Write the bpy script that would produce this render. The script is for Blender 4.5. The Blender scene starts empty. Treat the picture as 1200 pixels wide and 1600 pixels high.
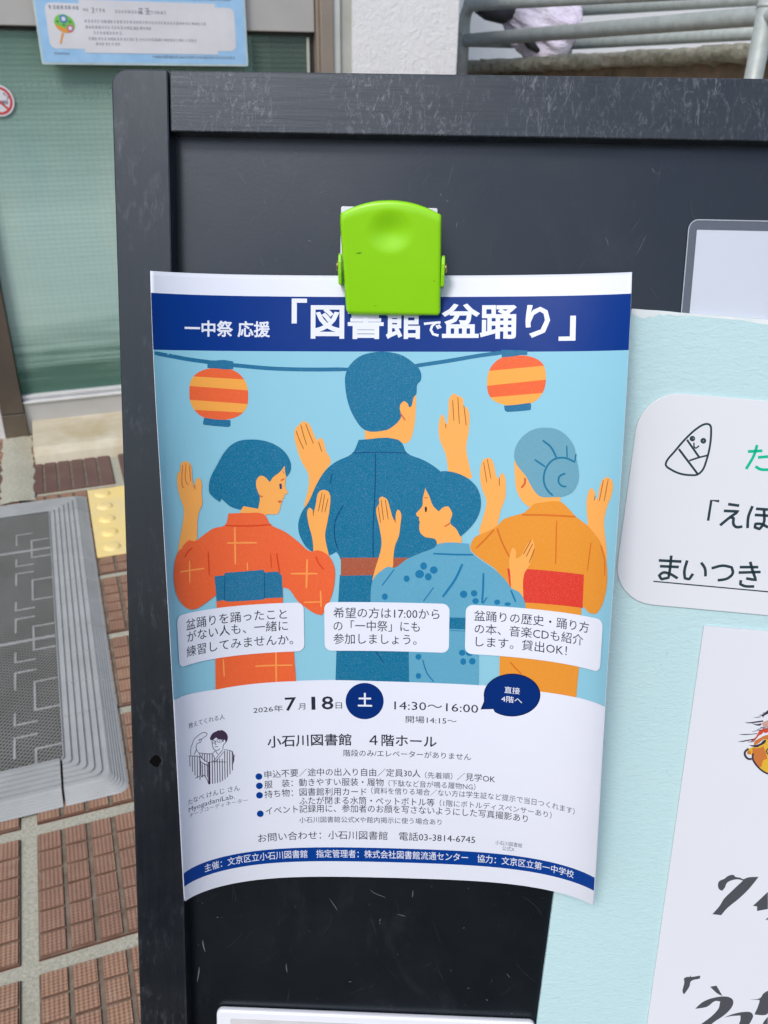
import bpy, math, random
import numpy as np
from mathutils import Matrix, Vector
SC = bpy.context.scene
COL = SC.collection
# ------------------------------------------------------------------ camera
CAMH = 0.85
MR = np.array([[0.9998990402567458, 0.006589313515432899, 0.012589290727989784],
               [0.014209479006582761, -0.463679791284386, -0.8858888992762183],
               [0.0, 0.8859783474227029, -0.46372660900377116]])   # rows: right, down, forward
cd = bpy.data.cameras.new('camera')
cam = bpy.data.objects.new('camera', cd); COL.objects.link(cam)
cd.sensor_fit = 'VERTICAL'; cd.sensor_height = 36.0; cd.sensor_width = 27.0
cd.lens = 1359.7789 / 1600 * 36.0
cd.clip_start = 0.01; cd.clip_end = 500
cam.matrix_world = Matrix(((MR[0][0], -MR[1][0], -MR[2][0], 0), (MR[0][1], -MR[1][1], -MR[2][1], 0),
                           (MR[0][2], -MR[1][2], -MR[2][2], CAMH), (0, 0, 0, 1)))
cd.dof.use_dof = True; cd.dof.focus_distance = 0.40; cd.dof.aperture_fstop = 26.0
SC.camera = cam
# ------------------------------------------------------------------ sky, sun, exposure (bright overcast)
w = bpy.data.worlds.new("World"); SC.world = w; w.use_nodes = True
nt = w.node_tree; bg = nt.nodes['Background']
sky = nt.nodes.new('ShaderNodeTexSky'); sky.sky_type = 'NISHITA'; sky.sun_disc = False
SUN_EL, SUN_AZ = math.radians(49), math.radians(205)      # azimuth from +Y, clockwise
sky.sun_elevation = SUN_EL; sky.sun_rotation = SUN_AZ
sky.air_density = 1.0; sky.dust_density = 2.0; sky.ozone_density = 1.0
hs = nt.nodes.new('ShaderNodeHueSaturation'); hs.inputs['Saturation'].default_value = 0.9
nt.links.new(sky.outputs[0], hs.inputs['Color']); nt.links.new(hs.outputs[0], bg.inputs['Color'])
bg.inputs['Strength'].default_value = 0.12
sl = bpy.data.lights.new('sun', 'SUN'); sun = bpy.data.objects.new('sun', sl); COL.objects.link(sun)
sl.energy = 1.25; sl.angle = math.radians(15); sl.color = (1.0, 0.98, 0.95)
sd = Vector((math.sin(SUN_AZ) * math.cos(SUN_EL), math.cos(SUN_AZ) * math.cos(SUN_EL), math.sin(SUN_EL)))
sun.rotation_euler = sd.to_track_quat('Z', 'Y').to_euler(); sun.location = (0, -3, 6)
SC.view_settings.view_transform = 'Standard'; SC.view_settings.look = 'None'
SC.view_settings.exposure = 0.55; SC.view_settings.gamma = 1.0; SC.view_settings.use_curve_mapping = False

# ------------------------------------------------------------------ frames of reference
YAW = 0.359476482                                   # the building is turned against the camera's heading
F_BLD = Matrix.Rotation(YAW, 4, 'Z')
BO = Vector((-0.11822548, 0.41237806, 0.84403897))  # top left corner of the sign's front face
BS = Vector((0.99904761, -0.04361955, 0.00109926)); BT = Vector((-0.01158857, -0.28954046, -0.95709562)); BN = Vector((0.04206636, 0.95617135, -0.28977019))
# board frame: x right, y up along the board, z out towards the reader (metres)
F_BRD = Matrix(((BS.x, -BT.x, -BN.x, BO.x), (BS.y, -BT.y, -BN.y, BO.y), (BS.z, -BT.z, -BN.z, BO.z), (0, 0, 0, 1)))
def B(s, t, wv=0.0): return (s * .001, -t * .001, wv * .001)        # board millimetres -> board frame

# ------------------------------------------------------------------ helpers
def lin(c):
    return tuple((v / 255 / 12.92 if v / 255 <= .04045 else ((v / 255 + .055) / 1.055) ** 2.4) for v in c)
def link(o, frame, loc, parent=None):
    COL.objects.link(o)
    if parent is None:
        o.matrix_world = frame @ Matrix.Translation(loc)
    else:
        o.parent = parent
    return o
def tag(o, label=None, cat=None, group=None, kind=None):
    for k, v in (('label', label), ('category', cat), ('group', group), ('kind', kind)):
        if v: o[k] = v
    return o
ORG = {}
def thing(name, label, cat, frame, loc, group=None):
    o = bpy.data.objects.new(name, None); o.empty_display_size = .05
    link(o, frame, Vector(loc)); ORG[o.name] = Vector(loc)
    return tag(o, label, cat, group)
def root_org(o):
    while o.parent: o = o.parent
    return ORG[o.name]
class MB:
    """collects vertices and faces of ONE mesh; coordinates are those of the thing's frame"""
    def __init__(s): s.v = []; s.f = []; s.m = []
    def add(s, V, F, m=0):
        b = len(s.v); s.v += [tuple(p) for p in V]; s.f += [tuple(i + b for i in f) for f in F]; s.m += [m] * len(F)
    def box(s, a, b, m=0):
        (x0, y0, z0), (x1, y1, z1) = a, b
        s.add([(x0, y0, z0), (x1, y0, z0), (x1, y1, z0), (x0, y1, z0), (x0, y0, z1), (x1, y0, z1), (x1, y1, z1), (x0, y1, z1)],
              [(3, 2, 1, 0), (4, 5, 6, 7), (0, 1, 5, 4), (1, 2, 6, 5), (2, 3, 7, 6), (3, 0, 4, 7)], m)
    def prism(s, out, z0, z1, m=0, top=None):        # outline of (x, y) counter-clockwise, extruded in z
        n = len(out)
        s.add([(x, y, z0) for x, y in out] + [(x, y, z1) for x, y in out],
              [tuple(range(n - 1, -1, -1))] + [(i, (i + 1) % n, n + (i + 1) % n, n + i) for i in range(n)], m)
        b = len(s.v) - n; s.f.append(tuple(range(b, b + n))); s.m.append(m if top is None else top)
    def grid(s, G, m=0, closed_u=False):             # G[i][j] rows of points
        r, c = len(G), len(G[0]); V = [p for row in G for p in row]; F = []
        for i in range(r - 1):
            for j in range(c if closed_u else c - 1):
                k = (j + 1) % c
                F.append((i * c + j, i * c + k, (i + 1) * c + k, (i + 1) * c + j))
        s.add(V, F, m)
    def tube(s, pts, rad, n=14, m=0, cap=True):
        P = [Vector(p) for p in pts]; R = rad if hasattr(rad, '__len__') else [rad] * len(P); rows = []; up = Vector((0, 0, 1)); last = None
        for i, p in enumerate(P):
            d = (P[min(i + 1, len(P) - 1)] - P[max(i - 1, 0)]).normalized()
            if last is None:
                a = d.cross(up) if abs(d.z) < .95 else d.cross(Vector((0, 1, 0)))
            else:
                a = last - d * last.dot(d)
            a.normalize(); last = a; b = d.cross(a)
            rows.append([tuple(p + (a * math.cos(q) + b * math.sin(q)) * R[i]) for q in [2 * math.pi * k / n for k in range(n)]])
        b0 = len(s.v); s.grid(rows, m, True)
        if cap:
            s.f.append(tuple(b0 + k for k in range(n - 1, -1, -1))); s.f.append(tuple(b0 + (len(P) - 1) * n + k for k in range(n))); s.m += [m, m]
    def build(s, name, mats, frame=None, loc=None, parent=None, smooth=False, bevel=0, seg=2, flip=False):
        me = bpy.data.meshes.new(name)
        if not isinstance(mats, (list, tuple)): mats = [mats]
        for q in mats: me.materials.append(q)
        o0 = root_org(parent) if parent else Vector(loc)
        me.from_pydata([(p[0] - o0.x, p[1] - o0.y, p[2] - o0.z) for p in s.v], [], [f[::-1] for f in s.f] if flip else s.f)
        me.polygons.foreach_set('material_index', s.m)
        if smooth: me.polygons.foreach_set('use_smooth', [True] * len(s.f))
        me.update()
        o = bpy.data.objects.new(name, me); link(o, frame, o0, parent)
        if not parent: ORG[o.name] = o0
        if bevel:
            bv = o.modifiers.new('bevel', 'BEVEL'); bv.width = bevel; bv.segments = seg; bv.limit_method = 'ANGLE'; bv.angle_limit = math.radians(40)
        return o
def part(mb, name, mats, parent, **k): return mb.build(name, mats, parent=parent, **k)

# ------------------------------------------------------------------ materials
class N:
    def __init__(s, name):
        s.m = bpy.data.materials.new(name); s.m.use_nodes = True; s.t = s.m.node_tree; s.b = s.t.nodes['Principled BSDF']
        s.co = s.new('ShaderNodeTexCoord').outputs['Object']
    def new(s, t, **k):
        n = s.t.nodes.new(t)
        for a, v in k.items(): setattr(n, a, v)
        return n
    def ln(s, a, b): s.t.links.new(a, b)
    def map(s, scale=(1, 1, 1), rot=(0, 0, 0), loc=(0, 0, 0)):
        n = s.new('ShaderNodeMapping'); s.ln(s.co, n.inputs[0]); n.inputs['Scale'].default_value = scale; n.inputs['Rotation'].default_value = rot; n.inputs['Location'].default_value = loc
        return n.outputs[0]
    def noise(s, scale, detail=4, rough=.6, vec=None, dist=0):
        n = s.new('ShaderNodeTexNoise'); s.ln(vec or s.co, n.inputs['Vector']); n.inputs['Scale'].default_value = scale; n.inputs['Detail'].default_value = detail
        n.inputs['Roughness'].default_value = rough; n.inputs['Distortion'].default_value = dist
        return n.outputs['Fac']
    def ramp(s, fac, stops):
        n = s.new('ShaderNodeValToRGB'); s.ln(fac, n.inputs[0]); e = n.color_ramp.elements
        while len(e) < len(stops): e.new(.5)
        for q, (p, c) in zip(e, stops):
            q.position = p; q.color = (c, c, c, 1) if not hasattr(c, '__len__') else (*c, 1)
        return n.outputs[0]
    def mix(s, fac, a, b, mode='MIX'):
        n = s.new('ShaderNodeMix', data_type='RGBA', blend_type=mode)
        for v, i in ((fac, 0), (a, 6), (b, 7)):
            if hasattr(v, 'is_output'): s.ln(v, n.inputs[i])
            elif i == 0: n.inputs[0].default_value = v
            else: n.inputs[i].default_value = (*v, 1)
        return n.outputs[2]
    def math(s, op, a, b=0.0):
        n = s.new('ShaderNodeMath', operation=op)
        for v, i in ((a, 0), (b, 1)):
            if hasattr(v, 'is_output'): s.ln(v, n.inputs[i])
            else: n.inputs[i].default_value = v
        return n.outputs[0]
    def bump(s, h, strength, dist=.001):
        n = s.new('ShaderNodeBump'); s.ln(h, n.inputs['Height']); n.inputs['Strength'].default_value = strength; n.inputs['Distance'].default_value = dist
        prev = s.b.inputs['Normal'].links
        if prev: s.ln(prev[0].from_socket, n.inputs['Normal'])
        s.ln(n.outputs[0], s.b.inputs['Normal'])
    def wear(s, c, col, amount, rad=.0011):          # paint rubbed thin along the edges of a board
        bv = s.new('ShaderNodeBevel'); bv.samples = 6; bv.inputs['Radius'].default_value = rad; g = s.new('ShaderNodeNewGeometry'); d = s.new('ShaderNodeVectorMath', operation='DOT_PRODUCT')
        s.ln(bv.outputs[0], d.inputs[0]); s.ln(g.outputs['True Normal'], d.inputs[1]); e = s.ramp(d.outputs['Value'], [(.80, 1), (.995, 0)])
        return s.mix(s.math('MULTIPLY', s.math('MULTIPLY', e, amount), s.ramp(s.noise(70, 5, .7), [(.3, .25), (.65, 1)])), c, col)
    def set(s, col=None, rough=None, spec=None, metal=None):
        if col is not None:
            if hasattr(col, 'is_output'): s.ln(col, s.b.inputs['Base Color'])
            else: s.b.inputs['Base Color'].default_value = (*col, 1)
        for v, k in ((rough, 'Roughness'), (spec, 'Specular IOR Level'), (metal, 'Metallic')):
            if v is None: continue
            if hasattr(v, 'is_output'): s.ln(v, s.b.inputs[k])
            else: s.b.inputs[k].default_value = v
        return s
def tint(n, c): n.b.inputs['Specular Tint'].default_value = (*c, 1)
def mottled(name, c, c2=None, scale=20, rough=.6, spec=.4, metal=0, bump=0, bscale=200, lo=.35, hi=.65, bdist=.0005):
    n = N(name); c2 = c2 or tuple(v * .8 for v in c)
    n.set(n.mix(n.ramp(n.noise(scale, 5), [(lo, 0), (hi, 1)]), c, c2), rough, spec, metal)
    if bump: n.bump(n.noise(bscale, 3), bump, bdist)
    return n.m

# ================================================================== THE PLACE: ground, paving, building
m_asphalt = mottled('asphalt', (.05, .051, .053), (.038, .039, .041), 30, .9, .2, bump=.5, bscale=300)
b = MB(); b.add([(-80, -80, -.03), (80, -80, -.03), (80, 80, -.03), (-80, 80, -.03)], [(0, 1, 2, 3)])
tag(b.build('ground', m_asphalt, F_BLD, (0, 0, -.03)), kind='structure')

# fired clay floor tiles, ribbed cells, pale mortar
n = N('clay_tile'); big = n.noise(5, 3); fine = n.noise(70, 4)
c1 = n.mix(n.ramp(big, [(.35, 0), (.65, 1)]), (.36, .205, .13), (.265, .15, .10))
c1 = n.mix(n.ramp(fine, [(.5, 0), (.8, .55)]), c1, (.44, .31, .21))
sn = n.new('ShaderNodeVectorMath', operation='SNAP'); n.ln(n.map((1, 1, 0), (0, 0, 0), (.134, -.6695, 0)), sn.inputs[0]); sn.inputs[1].default_value = (.1965, .1935, 1)
wn = n.new('ShaderNodeTexWhiteNoise', noise_dimensions='2D'); n.ln(sn.outputs[0], wn.inputs['Vector'])
c1 = n.mix(n.math('MULTIPLY', wn.outputs['Value'], .35), c1, (.20, .105, .085))
c1 = n.mix(n.ramp(n.noise(26, 6, .75), [(.56, 0), (.8, .6)]), c1, (.12, .085, .065)); n.set(c1, .62, .35)
wv = n.new('ShaderNodeTexWave', wave_type='BANDS', bands_direction='X'); n.ln(n.map((1, .02, 1)), wv.inputs[0]); wv.inputs['Scale'].default_value = 68; wv.inputs['Distortion'].default_value = .6
wv2 = n.new('ShaderNodeTexWave', wave_type='BANDS', bands_direction='Y'); n.ln(n.map(), wv2.inputs[0]); wv2.inputs['Scale'].default_value = 80; wv2.inputs['Distortion'].default_value = 1.2
n.bump(n.math('ADD', n.math('MULTIPLY', wv.outputs['Fac'], .8), n.math('MULTIPLY', wv2.outputs['Fac'], .5)), .75, .0012); m_tile = n.m
m_rib = mottled('tile_groove_dirt', (.235, .20, .155), (.15, .115, .085), 60, .9, .2)
m_cside = mottled('cell_side', (.19, .095, .062), (.14, .07, .047), 60, .75, .25)
m_tside = mottled('tile_side', (.10, .042, .028), (.14, .06, .04), 50, .8, .2)
n = N('mortar'); g = n.ramp(n.noise(260, 5, .7), [(.3, (.29, .285, .22)), (.62, (.52, .50, .41))])
n.set(n.mix(n.ramp(n.noise(9, 4), [(.45, 0), (.75, .35)]), g, (.30, .27, .2)), .95, .15); n.bump(n.noise(350, 4, .7), .9, .0012); m_mortar = n.m
n = N('nosing_tile'); n.set(n.mix(n.ramp(n.noise(14, 4), [(.3, 0), (.7, 1)]), (.17, .10, .085), (.12, .065, .058)), .6, .35); n.bump(n.noise(200, 3), .3, .0006); m_nose = n.m
pX, pY, X0, Y0 = .1965, .1935, -.135 + .0085, .678
random.seed(4)
b = MB(); b.add([(-2.4, -.29, 0), (3.0, -.29, 0), (3.0, 2.6, 0), (-2.4, 2.6, 0)], [(0, 1, 2, 3)], 3)
def wob(p, a): return (p[0] + random.uniform(-a, a), p[1] + random.uniform(-a, a))
for i in range(-11, 14):
    for j in range(-5, 8):
        x, y = X0 + i * pX, Y0 + j * pY
        nose = j == 6; tx, ty = .1795, .1768
        near = -4 <= i <= 8 and j >= -5
        lx, hx, ly, hy = x, x + tx, y, y + ty
        dz = random.uniform(-.0004, .0004)
        q = [wob(p, .0008) for p in ((lx, ly), (hx, ly), (hx, hy), (lx, hy))]
        V = [(*p, -.002) for p in q] + [(p[0] + sx * .0012, p[1] + sy * .0012, .0026 + dz) for p, (sx, sy) in zip(q, ((1, 1), (-1, 1), (-1, -1), (1, -1)))]
        b.add(V, [(0, 1, 5, 4), (1, 2, 6, 5), (2, 3, 7, 6), (3, 0, 4, 7)], 2)
        b.add(V[4:], [(0, 1, 2, 3)], 1)
        nx, ny = (6, 1) if nose else (6, 6)
        if not near and not nose: nx = ny = 1
        cx, cy_ = (tx - .004) / nx, (ty - .004) / ny
        for u in range(nx):
            for v in range(ny):
                gx, gy = (.0022, .0010) if nx > 1 else (0, 0)
                a0, a1 = lx + .002 + u * cx + (gx if u else .0002), lx + .002 + (u + 1) * cx - (gx if u < nx - 1 else .0002)
                e0, e1 = ly + .002 + v * cy_ + (gy if v else .0002), ly + .002 + (v + 1) * cy_ - (gy if v < ny - 1 else .0002)
                z0, z1, k = .0026 + dz, .0048 + dz + random.uniform(-.0002, .0002), .0008
                b.add([(a0, e0, z0), (a1, e0, z0), (a1, e1, z0), (a0, e1, z0), (a0 + k, e0 + k, z1), (a1 - k, e0 + k, z1), (a1 - k, e1 - k, z1), (a0 + k, e1 - k, z1)],
                      [(0, 1, 5, 4), (1, 2, 6, 5), (2, 3, 7, 6), (3, 0, 4, 7)], 4 if nose else 5)
                b.add([(a0 + k, e0 + k, z1), (a1 - k, e0 + k, z1), (a1 - k, e1 - k, z1), (a0 + k, e1 - k, z1)], [(0, 1, 2, 3)], 4 if nose else 0)
tag(b.build('tiled_paving', [m_tile, m_rib, m_tside, m_mortar, m_nose, m_cside], F_BLD, (0, 0, 0)), kind='structure')
# rough mortar strip that runs up to the door post
b = MB(); G = []
for i in range(24):
    y = 1.80 + i * .0165; G.append([(-.185 + random.uniform(-.004, .004), y, .0056), (-.165, y, .0095 + random.uniform(-.002, .002)), (-.14, y, .0095 + random.uniform(-.002, .002)), (-.118 + random.uniform(-.003, .005), y, .0056)])
b.grid(G); tag(b.build('mortar_strip', m_mortar, F_BLD, (-.15, 2.0, 0), smooth=True), kind='structure')
# concrete doorstep
n = N('stained_concrete'); c = n.mix(n.ramp(n.noise(11, 5), [(.35, 0), (.68, 1)]), (.62, .57, .45), (.47, .385, .24)); c = n.mix(n.ramp(n.noise(45, 5, .7), [(.55, 0), (.8, .6)]), c, (.55, .52, .44))
n.set(c, .9, .2); n.bump(n.noise(120, 5), .6, .001); m_step = n.m
b = MB()
b.add([(-.112, 1.992, 0), (1.1, 1.992, 0), (1.1, 2.0, .022), (-.112, 2.0, .022), (-.112, 2.025, .034), (1.1, 2.025, .034), (1.1, 2.30, .046), (-.112, 2.30, .046), (-.112, 2.30, 0), (1.1, 2.30, 0)],
      [(0, 1, 2, 3), (3, 2, 5, 4), (4, 5, 6, 7), (0, 3, 4, 7, 8), (2, 1, 9, 6, 5), (7, 6, 9, 8)])
tag(b.build('doorstep', m_step, F_BLD, (0, 2.0, 0)), kind='structure')

# ---------------- door
m_alu = mottled('aluminium_rail', (.54, .54, .535), (.49, .49, .48), 12, .42, .5, metal=.35)
m_alu_l = mottled('aluminium_light', (.76, .76, .755), (.70, .70, .69), 12, .4, .5, metal=.2)
m_band = mottled('anodised_band', (.52, .50, .47), (.46, .445, .42), 6, .45, .5, metal=.25)
m_jamb = mottled('bronze_jamb', (.36, .305, .245), (.30, .25, .20), 8, .45, .5, metal=.3)
m_post = N('steel_post'); m_post.set(m_post.mix(m_post.ramp(m_post.noise(6, 4, .6, m_post.map((1, 1, .6))), [(.3, 0), (.7, 1)]), (.26, .215, .17), (.17, .14, .115)), .32, .5, .75); m_post = m_post.m
m_seal = mottled('rubber_seal', (.03, .035, .033), (.02, .024, .022), 20, .6, .4)
m_pale = mottled('pale_reveal', (.62, .63, .60), (.52, .53, .49), 8, .8, .3)
m_grey = mottled('grey_reveal', (.50, .515, .47), (.42, .42, .36), 10, .85, .25)
n = N('wired_glass')
v1 = n.new('ShaderNodeTexWave', wave_type='BANDS', bands_direction='X'); n.ln(n.map(), v1.inputs[0]); v1.inputs['Scale'].default_value = 24
v2 = n.new('ShaderNodeTexWave', wave_type='BANDS', bands_direction='Z'); n.ln(n.map(), v2.inputs[0]); v2.inputs['Scale'].default_value = 30
wire = n.math('MAXIMUM', n.ramp(v1.outputs['Fac'], [(.72, 0), (.95, 1)]), n.ramp(v2.outputs['Fac'], [(.75, 0), (.95, .7)]))
cl = n.mix(n.ramp(n.noise(2.2, 3, .5, n.map((1, 1, .55))), [(.35, 0), (.65, 1)]), (.115, .165, .15), (.15, .19, .165))
n.set(n.mix(n.math('MULTIPLY', wire, .22), cl, (.16, .27, .23)), .2, .5)
n.bump(n.math('ADD', v1.outputs['Fac'], v2.outputs['Fac']), .12, .002)
tr = n.new('ShaderNodeBsdfTransparent'); tr.inputs[0].default_value = (.72, .86, .80, 1); mx = n.new('ShaderNodeMixShader'); mx.inputs[0].default_value = .55
out = n.t.nodes['Material Output']; n.ln(n.b.outputs[0], mx.inputs[1]); n.ln(tr.outputs[0], mx.inputs[2]); n.ln(mx.outputs[0], out.inputs[0]); m_glass = n.m

n = N('milky_reflection'); v3 = n.new('ShaderNodeTexWave', wave_type='BANDS', bands_direction='X'); n.ln(n.map(), v3.inputs[0]); v3.inputs['Scale'].default_value = 24
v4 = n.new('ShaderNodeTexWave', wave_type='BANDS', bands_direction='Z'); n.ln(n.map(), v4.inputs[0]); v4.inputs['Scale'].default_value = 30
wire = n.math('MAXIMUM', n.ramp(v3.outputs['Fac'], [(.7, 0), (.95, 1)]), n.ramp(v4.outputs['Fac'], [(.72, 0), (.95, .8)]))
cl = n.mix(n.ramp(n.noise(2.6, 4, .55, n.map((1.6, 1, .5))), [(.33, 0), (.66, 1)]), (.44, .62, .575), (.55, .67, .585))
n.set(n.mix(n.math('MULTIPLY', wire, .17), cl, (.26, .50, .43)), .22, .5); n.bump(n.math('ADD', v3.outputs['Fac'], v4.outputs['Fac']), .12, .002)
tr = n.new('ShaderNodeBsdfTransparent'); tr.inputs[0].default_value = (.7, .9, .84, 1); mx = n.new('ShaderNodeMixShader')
sx = n.new('ShaderNodeSeparateXYZ'); n.ln(n.co, sx.inputs[0]); zz = n.math('ADD', sx.outputs['Z'], n.math('MULTIPLY', n.math('SUBTRACT', n.noise(3, 3, .5, n.map((1.5, 1, 6))), .5), .10))   # painted milky reflection, faded near the rails to imitate the dim hall behind
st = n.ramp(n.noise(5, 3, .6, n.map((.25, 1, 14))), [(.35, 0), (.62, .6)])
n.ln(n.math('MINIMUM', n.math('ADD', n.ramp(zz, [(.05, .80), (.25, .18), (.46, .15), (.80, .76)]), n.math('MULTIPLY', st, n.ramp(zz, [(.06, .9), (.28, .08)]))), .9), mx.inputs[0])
n.ln(n.b.outputs[0], mx.inputs[1]); n.ln(tr.outputs[0], mx.inputs[2]); n.ln(mx.outputs[0], n.t.nodes['Material Output'].inputs[0]); m_milky = n.m
GL = 2.20
door = thing('entrance_door', 'aluminium entrance door with green wired glass behind the sign', 'door', F_BLD, (.25, GL, .046))
b = MB(); b.box((-.125, GL - .018, .0), (.632, GL + .02, .088)); part(b, 'bottom_rail', m_alu, door, bevel=.002)
b = MB(); b.box((-.125, GL - .024, .0885), (.632, GL + .02, .0935)); b.box((-.125, GL - .010, .094), (.632, GL + .02, .1005)); b.box((-.125, GL - .016, .101), (.632, GL + .02, .1065)); part(b, 'bead', m_alu_l, door, bevel=.001)
b = MB(); b.box((-.125, GL - .003, .107), (.628, GL + .003, .894)); part(b, 'glass_pane', m_glass, door)
b = MB(); b.box((-.1245, GL - .0042, .108), (.49, GL - .0033, .8885)); part(b, 'milky_reflection', m_milky, door)  # added sheet, stands in for soft reflections on the pane
b = MB(); b.box((-.125, GL - .02, .8965), (.634, GL + .02, 1.06)); part(b, 'middle_rail', m_band, door, bevel=.002)
b = MB(); b.box((-.125, GL - .006, .8885), (.6275, GL + .006, .8960)); b.box((.6285, GL - .004, .107), (.6355, GL + .01, .896)); part(b, 'seal', m_seal, door)
b = MB(); b.box((.618, GL - .009, .108), (.6235, GL - .0035, .886)); part(b, 'pane_edge_trim', m_grey, door)
b = MB(); b.box((-.125, GL - .003, 1.061), (.632, GL + .003, 2.0)); part(b, 'glass_pane', m_glass, door)
b = MB(); b.box((-.2, GL - .02, 2.001), (.72, GL + .05, 2.12)); part(b, 'top_rail', m_band, door, bevel=.002)
frame = thing('door_frame', 'bronze aluminium jamb and steel post that frame the green glass door', 'door frame', F_BLD, (.3, GL, 0))
b = MB(); b.box((.636, GL - .03, .046), (.642, GL + .04, 2.0)); b.box((.6421, GL - .045, .046), (.671, GL + .04, 2.0)); part(b, 'jamb', m_jamb, frame, bevel=.0015)
b = MB(); b.box((.6715, GL - .038, .046), (.690, GL + .04, 2.0)); part(b, 'reveal', m_pale, frame, bevel=.002)
b = MB(); b.box((.6905, GL - .03, .046), (.7195, GL + .04, 2.0)); part(b, 'reveal', m_grey, frame)
b = MB(); b.box((-.176, GL - .03, .068), (-.126, GL + .03, 2.0)); part(b, 'post', m_post, frame, bevel=.002)
b = MB(); b.box((-.1775, GL - .0315, .0), (-.1245, GL + .03, .067)); part(b, 'post_base', m_post, frame, bevel=.002)
side = thing('side_window', 'green side window left of the steel door post', 'window', F_BLD, (-.7, GL, 0))
b = MB(); b.box((-1.4, GL - .02, .0), (-.178, GL + .02, .088)); part(b, 'bottom_rail', m_alu_l, side, bevel=.002)
b = MB(); b.box((-1.4, GL - .003, .089), (-.178, GL + .003, 2.0)); part(b, 'glass_pane', m_glass, side)
# hallway behind the glass
m_in = mottled('hall_floor', (.12, .10, .085), (.09, .075, .065), 8, .5, .5); m_inw = mottled('hall_wall', (.42, .43, .40), (.38, .39, .36), 3, .9, .2)
b = MB(); b.add([(-1.4, 2.25, .02), (1.0, 2.25, .02), (1.0, 4.1, .02), (-1.4, 4.1, .02)], [(0, 1, 2, 3)]); tag(b.build('hall_floor', m_in, F_BLD, (0, 3, .02)), kind='structure')
b = MB(); b.box((-1.5, 4.1, 0), (1.05, 4.16, 2.6)); b.box((-1.5, 2.3, 0), (-1.42, 4.1, 2.6)); b.box((-1.42, 2.25, 2.13), (1.05, 4.1, 2.2)); tag(b.build('hall_wall', m_inw, F_BLD, (0, 4.1, 0)), 'dim hallway wall seen through the green door glass', 'wall')
b = MB(); b.box((.60, 2.75, .021), (.665, 2.81, 2.1)); tag(b.build('hall_pillar', mottled('pillar_paint', (.75, .76, .72), None, 5, .6, .3), F_BLD, (.63, 2.78, .02)), 'pale slim pillar inside the hallway behind the glass', 'pillar')

# ---------------- walls
n = N('white_stucco'); n.set(n.mix(n.ramp(n.noise(3, 4), [(.4, 0), (.75, 1)]), (.86, .86, .855), (.79, .79, .785)), .92, .2)
n.bump(n.noise(85, 6, .72), .7, .005); n.bump(n.noise(300, 4, .7), .5, .0015); m_stucco = n.m
b = MB(); b.prism([(.7198, GL - .034), (0.985, GL - .034), (.985, 4.25), (.90, 4.25), (.90, 2.4), (.7198, 2.4)], 0, 2.9)
tag(b.build('stucco_wall', m_stucco, F_BLD, (.9, 2.3, 0)), 'white roughcast wall between the door frame and the handrail', 'wall')
b = MB(); b.box((.9855, 4.2, 0), (7, 4.4, 2.9)); tag(b.build('white_wall', mottled('white_paint', (.90, .90, .89), (.87, .87, .86), 2, .9, .2, bump=.5, bscale=85, bdist=.005), F_BLD, (3, 4.3, 0)), 'smooth white wall far behind the handrail', 'wall')
b = MB(); b.box((-2.5, GL - .03, 0), (-1.41, 2.4, 2.9)); b.box((-1.41, GL - .03, 2.125), (.7195, 2.4, 2.9))
tag(b.build('stucco_wall', m_stucco, F_BLD, (-2, 2.3, 0)), 'white roughcast wall over and left of the glass door', 'wall')

# ---------------- mossy concrete ramp wall with handrail
def away(p, k): return tuple(Vector((0, 0, CAMH)) + (Vector(p) - Vector((0, 0, CAMH))) * k)
n = N('mossy_concrete'); c = n.mix(n.ramp(n.noise(18, 5, .7), [(.35, 0), (.65, 1)]), (.27, .27, .21), (.42, .40, .33)); c = n.mix(n.ramp(n.noise(60, 5, .7), [(.5, 0), (.75, .8)]), c, (.11, .12, .07))
n.set(c, .95, .15); n.bump(n.noise(110, 5, .7), 1, .006); m_moss = n.m
n = N('stained_brown_concrete'); n.set(n.mix(n.ramp(n.noise(25, 5), [(.3, 0), (.7, 1)]), (.22, .15, .10), (.10, .09, .06)), .95, .15); n.bump(n.noise(90, 5), .8, .004); m_brown = n.m
ramp = thing('ramp_wall', 'mossy rough concrete ramp kerb under the grey handrail', 'wall', F_BLD, (1.5, 2.0, 0))
A0, A1 = Vector((1.135, 2.60, .836)), Vector((1.42, 1.25, .896))
A0 = Vector(away(A0, 1.07)); A1 = Vector(away(A1, 1.07))
inn = Vector((1, .12, 0)).normalized(); th = .031
random.seed(11); b = MB(); G = []
for i in range(121):
    f_ = i / 120; p = A0.lerp(A1, f_); row = []
    for (dx, dz) in ((.5, -.002), (.25, 0), (.06, .001), (.012, 0), (0, -.006), (-.003, -.014), (0, -.023), (.004, -th), (.03, -th - .003), (.5, -th)):
        j = .0032 if dx < .1 else .001
        row.append((p.x + inn.x * dx + random.gauss(0, j), p.y + inn.y * dx, p.z + dz + random.gauss(0, j * .8)))
    G.append(row)
b.grid(G, closed_u=True)
part(b, 'coping', m_moss, ramp, smooth=True)
b = MB(); a, c_ = A0 + inn * .03, A1 + inn * .03; d_, e_ = A0 + inn * .5, A1 + inn * .5
b.add([(a.x, a.y + .02, 0), (c_.x, c_.y, 0), (e_.x, e_.y, 0), (d_.x, d_.y, 0), (a.x, a.y + .02, a.z - th - .001), (c_.x, c_.y, c_.z - th - .001), (e_.x, e_.y, e_.z - th - .001), (d_.x, d_.y, d_.z - th - .001)],
      [(0, 4, 5, 1), (1, 5, 6, 2), (2, 6, 7, 3), (3, 7, 4, 0)]); part(b, 'wall_body', m_brown, ramp)
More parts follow.
